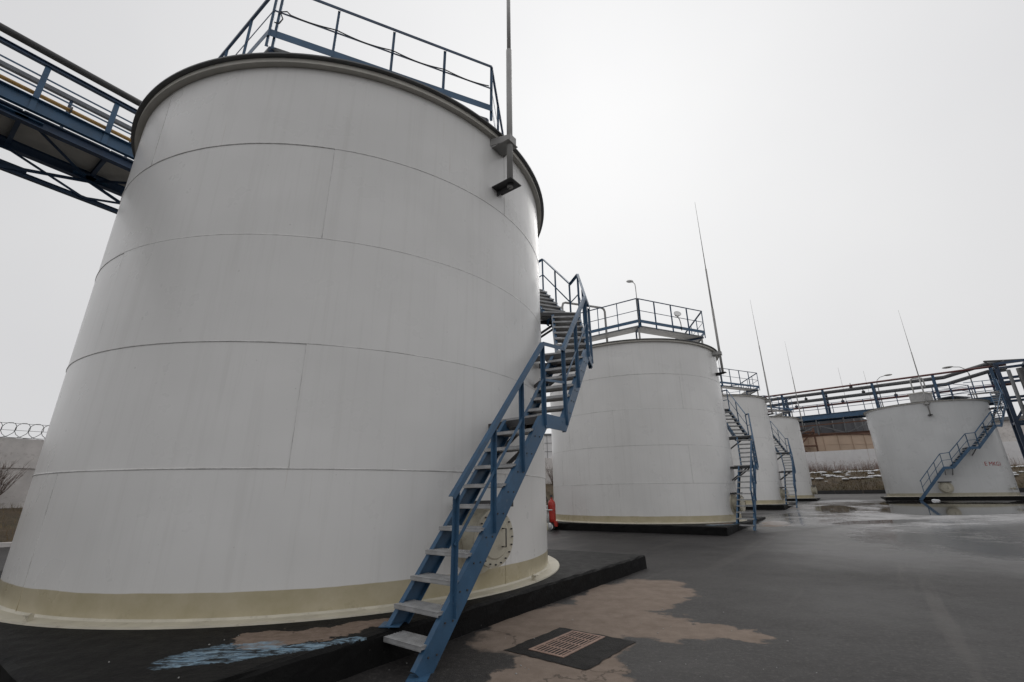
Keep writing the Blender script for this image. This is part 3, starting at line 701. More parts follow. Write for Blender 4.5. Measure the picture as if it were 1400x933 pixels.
# ------------------------------------------------------------------ pipe bridge behind the nearest tank (left)
C1 = Vector((*TANKS[0][0], 0))
def rp(s, n, z): p = C1.xy + D*s + N*n; return Vector((p.x, p.y, z))
def left_bridge():
    z0 = 8.0+EYE; s0, s1 = -22.0, 3.0
    t = thing('footbridge', 'dark blue railed footbridge with truss running behind the nearest tank', 'footbridge', tuple(rp(s0, -5.3, 0)))
    o = -Vector(t.location)
    def q(s, n, z): return rp(s, n, z)+o
    NE, FE = -4.55, -6.15
    MB().channel(q(s0, NE, z0+.22), q(s1, NE, z0+.22), .09, .34, .014, flip=1).build('edge_beam', 'blue', t)
    MB().ibeam(q(s0, NE-.10, z0-.10), q(s1, NE-.10, z0-.10), .16, .22).build('lower_beam', 'darkblue', t)
    MB().ibeam(q(s0, FE, z0-.02), q(s1, FE, z0-.02), .16, .26).build('lower_beam', 'darkblue', t)
    # deck panels on cross members
    k = 0; s = s0
    while s < s1-.1:
        e = min(s+1.5, s1); mb = MB(); vs = [q(s+.01, NE-.12, z0+.10), q(e-.01, NE-.12, z0+.10), q(e-.01, FE+.1, z0+.10), q(s+.01, FE+.1, z0+.10)]
        mb.add(vs+[v-Vector((0, 0, .02)) for v in vs], [(3,2,1,0),(4,5,6,7),(0,1,5,4),(1,2,6,5),(2,3,7,6),(3,0,4,7)]); mb.build('deck_panel', 'fascia', t)
        MB().ibeam(q(s, NE-.12, z0+.0), q(s, FE+.08, z0+.0), .08, .14).build('cross_beam', 'darkblue', t)
        a, b = (NE-.12, FE+.08) if k % 2 else (FE+.08, NE-.12)
        MB().angle(q(s+.12, a, z0-.11), q(e-.12, b, z0-.11), .075, .008).build('diagonal_brace', 'darkblue', t)
        for (ss, nn) in ((s+.12, a), (e-.12, b)): MB().beam(q(ss-.22, nn, z0-.095), q(ss+.22, nn, z0-.095), .26, .012).build('gusset_plate', 'blue', t)
        # truss below the far beam
        zl = z0-.66
        MB().angle(q(s, FE, zl if k % 2 else z0-.16), q(e, FE, z0-.16 if k % 2 else zl), .085, .01).build('truss_diagonal', 'darkblue', t)
        MB().angle(q(s, FE+.03, z0-.16 if k % 2 else zl), q(e, FE+.03, zl if k % 2 else z0-.16), .06, .008).build('truss_diagonal', 'darkblue', t)
        if k % 2 == 0: MB().beam(q(e-.45, FE, zl+.09), q(e+.45, FE, zl+.09), .012, .20).build('gusset_plate', 'darkblue', t)
        if k % 3 == 1: MB().angle(q(s+.3, NE-.1, z0-.2), q(s+.9, FE, zl), .06, .008).build('sway_brace', 'darkblue', t)
        s = e; k += 1
    MB().ibeam(q(s0, FE, z0-.66), q(s1, FE, z0-.66), .10, .11).build('bottom_chord', 'darkblue', t)
    # near railing
    n_ = int((s1-s0)/1.25)
    for i in range(n_+1):
        s = s0+.33+1.25*i
        if s > s1: break
        MB().channel(q(s, NE+.03, z0+.1), q(s, NE+.03, z0+1.33), .05, .10, .01, up=(D.x, D.y, 0)).build('post', 'blue', t)
    MB().ibeam(q(s0, NE+.03, z0+1.36), q(s1, NE+.03, z0+1.36), .10, .10).build('handrail', 'darkblue', t)
    MB().beam(q(s0, NE+.0, z0+.70), q(s1, NE+.0, z0+.70), .01, .04).build('mid_rail', 'blue', t)
    MB().beam(q(s0, NE+.0, z0+1.02), q(s1, NE+.0, z0+1.02), .01, .04).build('mid_rail', 'blue', t)
    # far railing
    for i in range(n_+1):
        s = s0+.9+1.25*i
        if s > s1: break
        MB().beam(q(s, -5.33, z0+.1), q(s, -5.33, z0+1.33), .045, .045).build('post', 'darkblue', t)
    MB().beam(q(s0, -5.33, z0+1.37), q(s1, -5.33, z0+1.37), .10, .10).build('handrail', 'deck', t)
    MB().beam(q(s0, -5.33, z0+.85), q(s1, -5.33, z0+.85), .012, .04).build('mid_rail', 'blue', t)
    # trestle legs out of view behind the tank and beyond the frame
    for s in (s0+2, s1-.4):
        for n in (NE-.1, FE): MB().ibeam(q(s, n, 0-.3+zg(*rp(s, n, 0).xy)), q(s, n, z0-.22), .2, .2, .014, up=(D.x, D.y, 0)).build('leg', 'darkblue', t)
    def pipe(name, label, n, z, r, mat, grp='pipes on the left footbridge'):
        tag(MB().tube([rp(s0, n, z), rp(s1-.1, n, z)], r, 14).build(name, mat), label, 'pipe', grp)
    pipe('pipe', 'thick dark pipe above the left footbridge railing, topmost of its pipes', -5.05, z0+2.05, .085, 'darksteel')
    pipe('pipe', 'yellow gas pipe along the left footbridge edge', -4.68, z0+.62, .045, 'yellow')
    pipe('pipe', 'grey pipe on the far side of the left footbridge', -5.85, z0+.42, .11, 'pipe')
    # brackets that carry the top pipe are parts of the bridge
    for s in (s0+1, -14, -9, -1.0, s1-.3): MB().beam(q(s, -5.33, z0+1.3), q(s, -5.33, z0+1.96), .05, .05).beam(q(s, -5.38, z0+1.95), q(s, -4.95, z0+1.95), .05, .03).build('pipe_bracket', 'darkblue', t)
    for i in range(18): s = s0+1.25*i+.9; MB().beam(q(s, -4.58, z0+.62), q(s, -4.75, z0+.62), .03, .10).build('pipe_clip', 'darksteel', t)
left_bridge()

# ------------------------------------------------------------------ pipe bridge across the far end (right)
E_ = Vector((math.sin(R_(132)), math.cos(R_(132)))); B0 = Vector((32.8, 52.6)); EN = Vector((-E_.y, E_.x))
def bp(t, n, z): p = B0+E_*t+EN*n; return Vector((p.x, p.y, z+EYE))
def right_bridge():
    t = thing('pipe_bridge', 'long blue pipe bridge crossing behind the far tanks', 'pipe bridge', tuple(bp(0, 0, 0).xy)+(zg(*bp(0, 0, 0).xy),))
    o = -Vector(t.location); t0, t1 = -16, 16.6
    def q(a, n, z): return bp(a, n, z)+o
    for n in (0, 2.0): MB().ibeam(q(t0, n, 8.22), q(t1, n, 8.22), .3, .55, .03).build('deck_beam', 'blue', t)
    MB().beam(q(t0, 1.0, 8.46), q(t1, 1.0, 8.46), 1.7, .05).build('deck', 'deck', t)
    ups = [-15, -10, -5.5, -1.1, 3.0, 7.5, 12.4, 16.5]
    for a in ups:
        for n in (0, 2.0): MB().ibeam(q(a, n, 8.5), q(a, n, 11.15), .22, .22, .02, up=(E_.x, E_.y, 0)).build('upright', 'blue', t)
        for zz in (9.3, 10.1, 10.8): MB().beam(q(a, 0, zz), q(a, 2.0, zz), .1, .12).build('pipe_support', 'darkblue', t)
    a = t0
    while a < t1-.5:
        b = min(a+1.4, t1)
        MB().beam(q(a, -.1, 8.5), q(a, -.1, 9.6), .05, .05).build('rail_post', 'darkblue', t)
        a = b
    for zz in (9.05, 9.6): MB().beam(q(t0, -.1, zz), q(t1, -.1, zz), .05, .05).build('rail', 'darkblue', t)
    # truss beneath
    MB().ibeam(q(-6, 0, 6.2), q(9.5, 0, 6.2), .16, .2, .02).build('bottom_chord', 'rust', t)
    MB().beam(q(-6, 0, 7.35), q(9.5, 0, 7.35), .1, .12).build('middle_chord', 'rust', t)
    for k in range(6):
        a = -5.9+k*2.55
        MB().beam(q(a, 0, 6.25), q(a, 0, 7.95), .12, .12).build('truss_vertical', 'pipe', t)
        if k % 2: MB().beam(q(a+.1, .02, 7.3), q(a+2.5, .02, 6.3), .09, .09).build('truss_diagonal', 'pipe', t)
        else: MB().beam(q(a+.1, .02, 6.3), q(a+2.5, .02, 7.3), .09, .09).build('truss_diagonal', 'pipe', t)
    for a in (-14, -5.5, 9.3):
        for n in (0, 2.0): MB().ibeam(q(a, n, -1.2), q(a, n, 7.95), .25, .25, .02, up=(E_.x, E_.y, 0)).build('leg', 'darkblue', t)
    specs = [(.15, 11.28, .10, 'redpipe', 'thin red-brown pipe along the very top of the far pipe bridge'), (.7, 10.98, .15, 'pipe', 'thick grey pipe just under the red one on the far bridge'),
             (1.3, 10.98, .12, 'pipe', 'grey pipe on the top level at the back of the far bridge'), (.4, 10.26, .10, 'pipe', 'grey pipe on the middle level of the far bridge'),
             (.35, 9.48, .11, 'redpipe', 'red-brown pipe on the lowest level of the far bridge'), (1.4, 10.3, .13, 'pipe', 'second middle pipe at the back of the far bridge')]
    for k, (n, z, r, m, lab) in enumerate(specs):
        pts = [bp(t0, n, z), bp(13.2, n, z), bp(16.3, n, z+(.0 if k in (0, 4) else .7)), bp(17.6, n, z+(.0 if k in (0, 4) else .7))]
        tag(MB().tube(pts, r, 10).build('pipe', m), lab, 'pipe', 'pipes on the far bridge')
    # valves on the rack
    for k, (a, n, z) in enumerate(((1.2, .4, 10.45), (4.6, .35, 9.7), (5.6, .7, 11.2), (6.6, .4, 10.45), (9.2, .35, 9.7), (0.1, .35, 9.7))):
        MB().sphere(tuple(q(a, n, z)), .17, 8, 6).beam(q(a, n, z), q(a, n, z+.45), .05, .05).build('valve', 'darksteel', t)
    return t
right_bridge()
def tower():
    c = bp(17.6, 1.0, 0); zb = zg(c.x, c.y); t = thing('pipe_tower', 'dark steel tower with rusty column at the right edge behind the far tank', 'tower', (c.x, c.y, zb))
    o = -Vector((c.x, c.y, zb))
    def q(a, n, z): return bp(a, n, z)+o
    for a in (16.9, 18.9):
        for n in (-.2, 2.2): MB().ibeam(q(a, n, -1.0), q(a, n, 11.5), .3, .3, .03, up=(E_.x, E_.y, 0)).build('column', 'darkblue', t)
    MB().tube([q(18.2, -1.0, -1.0), q(18.2, -1.0, 10.6)], .24, 16).build('riser_pipe', 'darksteel', t)
    MB().tube([q(17.5, -.8, -1.0), q(17.5, -.8, 10.6)], .14, 12).build('riser_pipe', 'pipe', t)
    for zz in (3, 6, 8.2, 10.0, 11.4):
        for n in (-.2, 2.2): MB().beam(q(16.9, n, zz), q(18.9, n, zz), .16, .22).build('cross_beam', 'darkblue', t)
        for a in (16.9, 18.9): MB().beam(q(a, -.2, zz), q(a, 2.2, zz), .16, .22).build('cross_beam', 'darkblue', t)
    for zz in (0, 3, 6): MB().angle(q(16.9, -.2, zz), q(18.9, -.2, zz+3), .12, .012).angle(q(16.9, 2.2, zz), q(18.9, 2.2, zz+3), .12, .012).build('diagonal_brace', 'darkblue', t)
    MB().beam(q(16.2, -.6, 11.7), q(19.4, 2.6, 11.95), .14, .14).beam(q(16.2, -.6, 11.7), q(16.9, -.2, 11.0), .1, .1).beam(q(19.4, 2.6, 11.95), q(18.9, 2.2, 11.4), .1, .1).build('top_arm', 'darksteel', t)
    # branch bridge coming forward, out of the frame
    d = -D
    def br(s, n, z): p = c.xy+Vector((d.x, d.y))*s+N*n; return Vector((p.x, p.y, z+EYE))+o
    t2 = thing('pipe_bridge', 'blue bridge stub leaving the tower at the right edge', 'pipe bridge', (c.x+d.x*8, c.y+d.y*8, zg(c.x, c.y)))
    o2 = Vector((c.x, c.y, zb))-Vector(t2.location)
    for n in (.8, 2.6): MB().ibeam(br(1.5, n, 8.3)+o2, br(16, n, 8.3)+o2, .25, .6, .03).build('deck_beam', 'blue', t2)
    MB().beam(br(1.5, 1.7, 8.58)+o2, br(16, 1.7, 8.58)+o2, 1.6, .05).build('deck', 'deck', t2)
    MB().ibeam(br(1.5, .8, 6.9)+o2, br(16, .8, 6.9)+o2, .14, .18, .02).build('bottom_chord', 'darkblue', t2)
    for i in range(6): MB().beam(br(1.6+2.4*i, .8, 6.9 if i % 2 else 8.0)+o2, br(4+2.4*i, .8, 8.0 if i % 2 else 6.9)+o2, .1, .1).build('truss_diagonal', 'darkblue', t2)
    for i in range(6): MB().beam(br(1.6+2.6*i, .75, 8.6)+o2, br(1.6+2.6*i, .75, 9.75)+o2, .06, .06).build('rail_post', 'darkblue', t2)
    for zz in (9.2, 9.75): MB().beam(br(1.5, .75, zz)+o2, br(16, .75, zz)+o2, .05, .05).build('rail', 'darkblue', t2)
    for zz, n, m in ((11.3, 1.2, 'pipe'), (10.7, 1.4, 'pipe'), (10.2, .9, 'darksteel')):
        MB().tube([br(.6, n, zz)+o2, br(16, n, zz)+o2], .13, 10).build('pipe_run', m, t2)
    for s in (6, 15):
        for n in (.8, 2.6): MB().ibeam(br(s, n, -1.2)+o2, br(s, n, 11.5)+o2, .22, .22, .02, up=(D.x, D.y, 0)).build('leg', 'darkblue', t2)
tower()

# ------------------------------------------------------------------ banks, walls and far plant
def bank(name, p0, p1, w, hfun, label, tb, nseg=40, prof=None):
    # p0->p1 is the foot line on the yard side, the bank rises to the left of that direction
    p0, p1 = Vector(p0), Vector(p1); d = (p1-p0); n = Vector((-d.y, d.x)).normalized(); mb = MB(); vs = []; prof = prof or [(0, -.2), (.02, .0), (.12, .18), (.3, .42), (.55, .72), (.8, .93), (1, 1), (1.6, 1.0), (4, 1.0)]
    for i in range(nseg+1):
        q = i/nseg; b = p0+d*q
        for (u, h) in prof:
            p = b+n*(w*u); j = random.uniform(-.06, .06)*(1 if .05 < u < 1 else 0)*2
            vs.append((p.x+random.uniform(-.05, .05), p.y+random.uniform(-.05, .05), zg(b.x, b.y)+hfun(q)*h+j))
    W = len(prof); fs = [(i*W+j, (i+1)*W+j, (i+1)*W+j+1, i*W+j+1) for i in range(nseg) for j in range(W-1)]
    return tag(mb.add(vs, fs, True).build(name, tb), label, None, None, 'structure')
FA = Vector((-41.5, -6.0)); FB = Vector((12.4, 65.0))       # left fence line, parallel-ish to the tank row
FD = (FB-FA).normalized(); FN = Vector((FD.y, -FD.x))
def lh(q): return .55+1.75*q
LB0 = FA+FN*5.2; LB1 = FB+FN*5.2
bank('grass_bank', LB0, LB1, 5.0, lh, 'dry grass bank below the concrete fence on the left', 'bank', 60)
Kk = MB().add([(*(LB0+FN*a), zg(*(LB0+FN*a))+z) for a, z in ((.0, -.1), (.0, .13), (.22, .13), (.22, -.1))]+[(*(LB1+FN*a), zg(*(LB1+FN*a))+z) for a, z in ((.0, -.1), (.0, .13), (.22, .13), (.22, -.1))],
     [(0, 4, 5, 1), (1, 5, 6, 2), (2, 6, 7, 3), (3, 7, 4, 0), (0, 1, 2, 3), (7, 6, 5, 4)])
# a kerb that follows the yard in short stones
def kerb(name, a, b, label, step=3.0, mat='concrete'):
    t = thing(name, label, 'kerb', (a.x, a.y, zg(a.x, a.y))); d = (b-a).normalized(); L = (b-a).length; n = int(L/step); o = -Vector(t.location)
    for i in range(n):
        p, q = a+d*(i*step+.01), a+d*((i+1)*step-.01)
        MB().beam(Vector((p.x, p.y, zg(p.x, p.y)+.0))+o, Vector((q.x, q.y, zg(q.x, q.y)+.0))+o, .2, .28).build('kerb_stone', mat, t)
kerb('kerb', LB0+FN*.1+FD*18, LB1+FN*.1, 'pale concrete kerb along the foot of the left grass bank')
def fence(a, b, base, h, label, grp, rows, mat, step=4.0, cap=.06):
    t = thing('concrete_fence', label, 'fence', (a.x, a.y, base(0))); d = (b-a).normalized(); L = (b-a).length; n = int(L/step); o = -Vector(t.location)
    for i in range(n):
        p, q = a+d*(i*step+.015), a+d*((i+1)*step-.015); zb = base((i+.5)/n)-.25; z = zb; m = (p+q)/2
        for r, (hh, off) in enumerate(rows):
            nn = Vector((d.y, -d.x))*off
            MB().beam(Vector((p.x+nn.x, p.y+nn.y, z+hh/2))+o, Vector((q.x+nn.x, q.y+nn.y, z+hh/2))+o, .14, hh+(.02 if r == 0 else -.01)).build('panel', mat, t); z += hh
    return t
def lbase(q): 
    p = FA+(FB-FA)*q; f = p+FN*5.2; return zg(f.x, f.y)+lh(q)
fence(FA, FB, lbase, 2.9, 'weathered concrete panel fence at the left edge, topped with wire', None, [(1.85, 0), (1.25, .06)], 'concrete')
# wire coil on the fence
def coil():
    mb = MB(); L = (FB-FA).length; pts = []; q0, q1 = .22, .62; n = int((q1-q0)*L/.42)*14
    tw = thing('wire_coil', 'coil of barbed wire on top of the left fence', 'barbed wire', (*(FA+(FB-FA)*q0), lbase(q0)+2.8)); o = -Vector(tw.location)
    def topz(q): 
        ns = int((FB-FA).length/4.0); i = min(int(q*ns), ns-1); return lbase((i+.5)/ns)-.25+3.1
    def sm(q): return lbase(q)+2.86
    for i in range(n):
        q = q0+(q1-q0)*i/n; c = FA+(FB-FA)*q; th = 2*math.pi*i/14
        p = Vector((c.x, c.y, sm(q)+.36))+Vector((FN.x*.33*math.cos(th), FN.y*.33*math.cos(th), .33*math.sin(th))); p += Vector((FD.x, FD.y, 0))*(.30*math.cos(th)); pts.append(p+o)
    mb.tube(pts, .012, 4).build('coil', 'darksteel', tw)
    for off, zz in ((0, .36), (.0, .05), (0, .66)):
        pts = []
        for i in range(60): q = q0+(q1-q0)*i/59; c = FA+(FB-FA)*q; pts.append(Vector((c.x, c.y, sm(q)+zz))+o)
        MB().tube(pts, .008, 4).build('line_wire', 'darksteel', tw)
    for i in range(0, 12):
        q = q0+(q1-q0)*i/11.5; c = FA+(FB-FA)*q; MB().beam(Vector((c.x, c.y, sm(q)-.25))+o, Vector((c.x, c.y, sm(q)+.7))+o, .03, .03).build('stake', 'darksteel', tw)
coil()

# far bank, white wall and plant behind the right-hand yard
KA = D*66+N*(-40); KB = D*66+N*(75)
bank('grass_bank', KA, KB, 10.0, lambda q: 2.75, 'snow-flecked brown grass bank behind the far yard', 'bank', 70)
def kerb_far():
    t = thing('kerb', 'black kerb edge at the foot of the far grass bank', 'kerb', (*(D*65.7), zg(*(D*65.7)))); o = -Vector(t.location)
    for i in range(36):
        a, b = D*65.75+N*(-30+2.6*i+.02), D*65.75+N*(-30+2.6*(i+1)-.02); z = zg(a.x, a.y)
        MB().beam(Vector((a.x, a.y, z+.12))+o, Vector((b.x, b.y, z+.12))+o, .3, .5).build('kerb_stone', 'darksteel', t)
kerb_far()
WA, WB = D*78.5+N*(75), D*78.5+N*(-40)
fence(WA, WB, lambda q: zg(*(D*66))+2.75, 2.6, 'whitewashed concrete wall on top of the far bank', None, [(1.25, 0), (1.9, .05)], 'whitewall', 6.0)

def strands(name, label, mat, pts_fn, n, hmin, hmax, wd, lean, branches=0, kind='stuff', cat=None):
    mb = MB()
    for i in range(n):
        p = pts_fn(); h = random.uniform(hmin, hmax); a = random.uniform(0, 6.283); l = random.uniform(0, lean)*h
        tip = p+Vector((math.cos(a)*l, math.sin(a)*l, h)); b = random.uniform(0, 3.14); sd_ = Vector((math.cos(b), math.sin(b), 0))*wd
        mb.add([p-sd_, p+sd_, tip], [(0, 1, 2)])
        for k in range(branches):
            q = p+(tip-p)*random.uniform(.25, .9); a2 = random.uniform(0, 6.283); t2 = q+Vector((math.cos(a2)*.25*h, math.sin(a2)*.25*h, .22*h)); mb.add([q-sd_*.5, q+sd_*.5, t2], [(0, 1, 2)])
    o = mb.build(name, mat); return tag(o, label, cat, None, kind)
def prof_h(u):
    pr = [(0, 0), (.02, .0), (.12, .18), (.3, .42), (.55, .72), (.8, .93), (1, 1), (9, 1)]
    for (a, b), (c, e) in zip(pr[:-1], pr[1:]):
        if u <= c: return b+(e-b)*(u-a)/(c-a)
def far_pt():
    u = random.uniform(.03, 1.1); p = D*(66+10*u)+N*random.uniform(-22, 45); return Vector((p.x, p.y, zg(*(D*66))+2.75*prof_h(u)-.05))
def wall_pt():
    p = D*random.uniform(76, 78.2)+N*random.choice([random.uniform(-20, 40), random.gauss(2, 5), random.gauss(-6, 3), random.gauss(8, 3)]); return Vector((p.x, p.y, zg(*(D*66))+2.68))
strands('dry_grass', 'dry brown grass on the far bank', 'drygrass', far_pt, 24000, .12, .45, .032, .7)
strands('dead_weeds', 'pale dead weeds against the whitewashed wall', 'palewig', wall_pt, 1900, .4, 1.7, .022, .2, 3)
def left_pt():
    q = random.uniform(.2, 1); u = random.uniform(.03, 1.02); f = LB0+(LB1-LB0)*q-FN*(5.0*u); b = LB0+(LB1-LB0)*q; return Vector((f.x, f.y, zg(b.x, b.y)+lh(q)*prof_h(u)-.04))
strands('dry_grass', 'dry yellow grass on the bank below the left fence', 'drygrass', left_pt, 12000, .1, .4, .012, .6)
def shrub(label, base, n, h, spread, seed):
    rr = random.Random(seed); t = thing('bare_shrub', label, 'shrub', tuple(base), group='leafless shrubs by the left fence')
    mb = MB(); tw = MB()
    for i in range(n):
        a = rr.uniform(0, 6.283); l = rr.uniform(.15, spread); hh = h*rr.uniform(.6, 1)
        pts = [Vector((rr.uniform(-.08, .08), rr.uniform(-.08, .08), -.05))]
        for k in range(1, 6): f = k/5; pts.append(Vector((math.cos(a)*l*f**1.3+rr.uniform(-.04, .04), math.sin(a)*l*f**1.3+rr.uniform(-.04, .04), hh*f)))
        mb.tube(pts, .014, 5, r2=.004)
        for k in range(9):
            j = rr.randint(1, 4); p = pts[j].lerp(pts[j+1], rr.random()); a2 = a+rr.uniform(-1.6, 1.6); ln = rr.uniform(.15, .45)
            p2 = p+Vector((math.cos(a2)*ln*.6, math.sin(a2)*ln*.6, ln)); tw.tube([p, p.lerp(p2, .5)+Vector((rr.uniform(-.03, .03), 0, .02)), p2], .006, 4, r2=.002)
    mb.build('stems', 'twig', t); tag(tw.build('twigs', 'twig', t), kind='stuff')
def lpos(px_az, q_off): 
    # point on the bank just in front of the fence along a bearing from the camera
    d = Vector((math.sin(R_(px_az)), math.cos(R_(px_az)))); a = FA+FN*q_off; den = d.x*FD.y-d.y*FD.x; t_ = (a.x*FD.y-a.y*FD.x)/den; p = d*t_
    s = (p-FA).dot(FD)/(FB-FA).length; u = (5.2-q_off)/5.0; b = LB0+(LB1-LB0)*s; return Vector((p.x, p.y, zg(b.x, b.y)+lh(s)*prof_h(min(u, 1.0))))
shrub('bare brown shrub before the left fence, close to the tank edge', lpos(-47.4, .8), 34, 2.0, .8, 1)
shrub('thin leafless shrub at the extreme left edge of the picture', lpos(-49.4, .8), 22, 1.9, .8, 2)
shrub('leafless shrub glimpsed between the first and second tanks', lpos(4.7, 1.0), 22, 2.4, 1.2, 3)

# snow lumps
mb = MB()
for i in range(420):
    u = random.choice([random.gauss(.52, .05), random.gauss(.85, .08), random.uniform(.4, 1.05)]); u = max(.3, min(1.08, u)); p = D*(66+10*u)+N*random.uniform(-22, 45)
    z = zg(*(D*66))+2.75*prof_h(u)
    for k in range(random.randint(1, 4)):
        mb.sphere((p.x+random.uniform(-.5, .5), p.y+random.uniform(-.5, .5), z+.03), random.uniform(.12, .42), 7, 4, random.uniform(.7, 1.8), random.uniform(.6, 1.2), .3)
tag(mb.build('snow_patches', 'snow'), 'scattered old snow patches on the far bank', None, None, 'stuff')
def lump(x, y, r, label):
    mb = MB()
    for k in range(5): mb.sphere((random.uniform(-r, r)*.7, random.uniform(-r, r)*.4, r*.12), r*random.uniform(.4, .7), 9, 6, 1.3, 1, .6)
    o = mb.build('snow_lump', 'snow'); o.location = (x, y, zg(x, y)); tag(o, label, 'snow')
lump(33.2, 38.0, .24, 'small white snow lump on the asphalt at the left foot of the far right tank')

# far storage tank with a beige outer wall
def far_tank():
    a = R_(31); Dd = 130; c = (Dd*math.sin(a), Dd*math.cos(a)); t = thing('far_storage_tank', 'big distant round tank with beige wall and dark upper shell', 'storage tank', (c[0], c[1], 2.0))
    MB().lathe([(20, -2), (20, 10.6)], 72).build('outer_wall', 'beige', t)
    MB().lathe([(20, 10.6), (20.25, 10.6), (20.25, 11.0), (15, 11.2)], 72).build('wall_cap', 'rust', t)
    MB().lathe([(15.2, 11), (15.2, 15.0), (15.0, 15.2), (.001, 17.0)], 72).build('upper_shell', 'dark_clad', t)
    for k in range(24): q = R_(180+k*7.5); MB().beam((20.08*math.cos(q), 20.08*math.sin(q), -2), (20.08*math.cos(q), 20.08*math.sin(q), 10.6), .10, .14).build('wall_rib', 'beige', t)
    for zz in (2.2, 4.4, 6.6, 8.8): MB().lathe([(20.0, zz-.06), (20.06, zz-.06), (20.06, zz+.06), (20.0, zz+.06)], 72).build('wall_joint', 'beige', t)
    for k in range(14):
        q = R_(190+k*10); MB().tube([(15.5*math.cos(q), 15.5*math.sin(q), 11), (15.5*math.cos(q), 15.5*math.sin(q), 14.9)], .11, 6).build('hoop_post', 'pipe', t)
    # stair trestle
    s = R_(-90-24); b = Vector((21.2*math.cos(s), 21.2*math.sin(s), 0)); e = Vector((-math.sin(s), math.cos(s), 0))
    mb = MB()
    for k, zz in enumerate((2.5, 5.5, 8.5, 11.2)): mb.beam(b-e*1.6+Vector((0, 0, zz)), b+e*1.6+Vector((0, 0, zz)), 1.0, .25)
    for sx in (-1.5, 1.5): mb.beam(b+e*sx+Vector((0, 0, -2)), b+e*sx+Vector((0, 0, 12.0)), .22, .22)
    for k, zz in enumerate((2.5, 5.5, 8.5)): sg = 1 if k % 2 else -1; mb.beam(b+e*1.4*sg+Vector((0, 0, zz)), b-e*1.4*sg+Vector((0, 0, zz+3)), .5, .25)
    mb.build('stair_trestle', 'rust', t)
far_tank()
# pale clad building glimpsed between the first two tanks
t = thing('white_building', 'pale gridded building glimpsed between the first two tanks', 'building', (6.4, 82, zg(6.4, 82)))
MB().box((-5, -4, -1), (4, 4, 9.5)).build('wall', 'whitewall', t)
for k in range(6): MB().box((-5.03, -4.05, 1.2+1.4*k), (4.03, -4.001, 1.27+1.4*k)).build('joint_strip', 'pipe', t)
for k in range(7): MB().box((-4.6+1.3*k, -4.06, -1), (-4.53+1.3*k, -4.001, 9.5)).build('joint_strip', 'pipe', t)
MB().box((-5.2, -4.2, 9.5), (4.2, 4.2, 9.8)).build('roof', 'pipe', t)
# shed behind the tower at the right edge
c = Vector((math.sin(R_(50.5)), math.cos(R_(50.5))))*105
t = thing('shed', 'low grey shed behind the tower at the right edge', 'shed', (c.x, c.y, 2.5), R_(-40))
MB().box((-12, -5, -2), (12, 5, 9.0)).build('wall', 'concrete', t); MB().box((-12.4, -5.4, 9.0), (12.4, 5.4, 9.5)).build('roof', 'pipe', t); MB().box((-12.06, -5.06, 4.0), (12.06, -5.001, 4.4)).build('dark_band', 'darksteel', t)

# street lamps and distant masts
def street_lamp(az, dist, ztop, label, flip):
    d = Vector((math.sin(R_(az)), math.cos(R_(az)))); p = d*dist; zb = zg(*p) if (p.dot(D) < 66) else 4.0
    t = thing('street_lamp', label, 'street lamp', (p.x, p.y, zb), R_(-az), group='lamps behind the far bridge'); h = ztop+EYE-zb
    MB().tube([(0, 0, -.3), (0, 0, h-1.0)], .10, 8, r2=.06).build('pole', 'pipe', t)
    MB().tube([(0, 0, h-1.05), (.12*flip, 0, h-.5), (.55*flip, 0, h-.12), (1.1*flip, 0, h)], .04, 6).build('arm', 'pipe', t)
    MB().sphere((1.55*flip, 0, h+.04), .5, 10, 6, 1, .4, .25).build('head', 'mast', t)
street_lamp(39.3, 86, 16.6, 'lamp with bent arm above the far bridge left of the far right tank', 1)
street_lamp(45.9, 72, 13.8, 'lamp with long bent arm above the far right tank', -1)
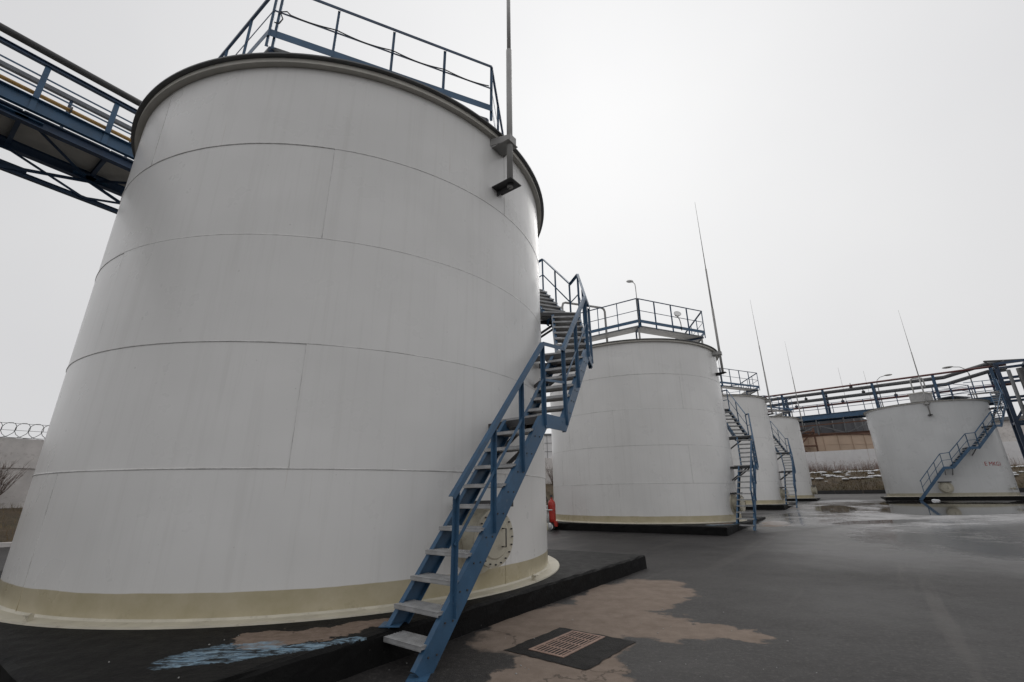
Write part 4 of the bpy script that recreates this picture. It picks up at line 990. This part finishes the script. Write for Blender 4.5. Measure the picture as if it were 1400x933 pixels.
for az, dist, zt, lab in ((36.5, 190, 42, 'faint distant mast above the bridge, left one of the pair'), (38.5, 190, 39.6, 'faint distant mast above the bridge, right one of the pair')):
    d = Vector((math.sin(R_(az)), math.cos(R_(az)))); p = d*dist; t = thing('distant_mast', lab, 'mast', (p.x, p.y, 1.0)); MB().tube([(0, 0, -1), (0, 0, zt*.6)], .16, 6).build('pole', 'mast', t); MB().tube([(0, 0, zt*.6-.2), (0, 0, zt)], .08, 6, r2=.03).build('rod', 'mast', t)

# wheeled fire extinguisher between the first two tanks
p = Vector((1.63, 20.7)); t = thing('fire_extinguisher', 'red wheeled fire extinguisher peeping out behind the nearest tank', 'extinguisher', (p.x, p.y, zg(*p)), R_(78)); t.scale = (.88,)*3
MB().lathe([(.001, .32), (.10, .33), (.17, .40), (.185, .5), (.185, 1.15), (.17, 1.27), (.09, 1.38), (.04, 1.42), (.04, 1.5), (.001, 1.5)], 24, c=(0, 0)).build('cylinder', 'red', t)
for sx in (-.26, .26):
    wh = MB().lathe([(.11, -.035), (.17, -.04), (.185, 0), (.17, .04), (.11, .035), (.11, -.035)], 24).build('tyre', 'black', t); wh.matrix_local = Matrix.Translation((sx, .04, .185)) @ Matrix.Rotation(math.pi/2, 4, 'Y')
    MB().lathe([(.001, -.03), (.112, -.03), (.112, .03), (.001, .03)], 20).build('hub', 'glass', wh)
MB().tube([(-.26, .04, .185), (.26, .04, .185)], .02, 8).tube([(-.2, .1, .2), (-.2, .16, 1.2), (-.2, .3, 1.55), (.2, .3, 1.55), (.2, .16, 1.2), (.2, .1, .2)], .018, 8).build('frame', 'black', t)
MB().box((-.2, -.25, .18), (.2, -.1, .42)).build('hose_box', 'red', t)
MB().box((-.07, -.05, 1.5), (.07, .05, 1.6)).build('valve_head', 'darksteel', t)

# grit and flakes lying about
mb = MB(); rr = random.Random(5)
for i in range(90):
    x, y = rr.uniform(-3.4, 3.0), rr.uniform(3.6, 7.5); q = Vector((x, y))-Vector(TANKS[0][0]); onp = abs(q.dot(D)) < 4.5 and abs(q.dot(N)) < 4.5
    if q.length < 4.6 or (4.5 <= abs(q.dot(N)) < 4.75): continue
    r = rr.choice([.003, .004, .005, .008]); mb.sphere((x, y, (.27-.003 if onp else 0)+r*.5), r, 5, 3, rr.uniform(.8, 1.8), 1, .7)
tag(mb.build('grit', 'mast'), 'pale grit and paint flakes scattered near the nearest plinth', None, None, 'stuff')
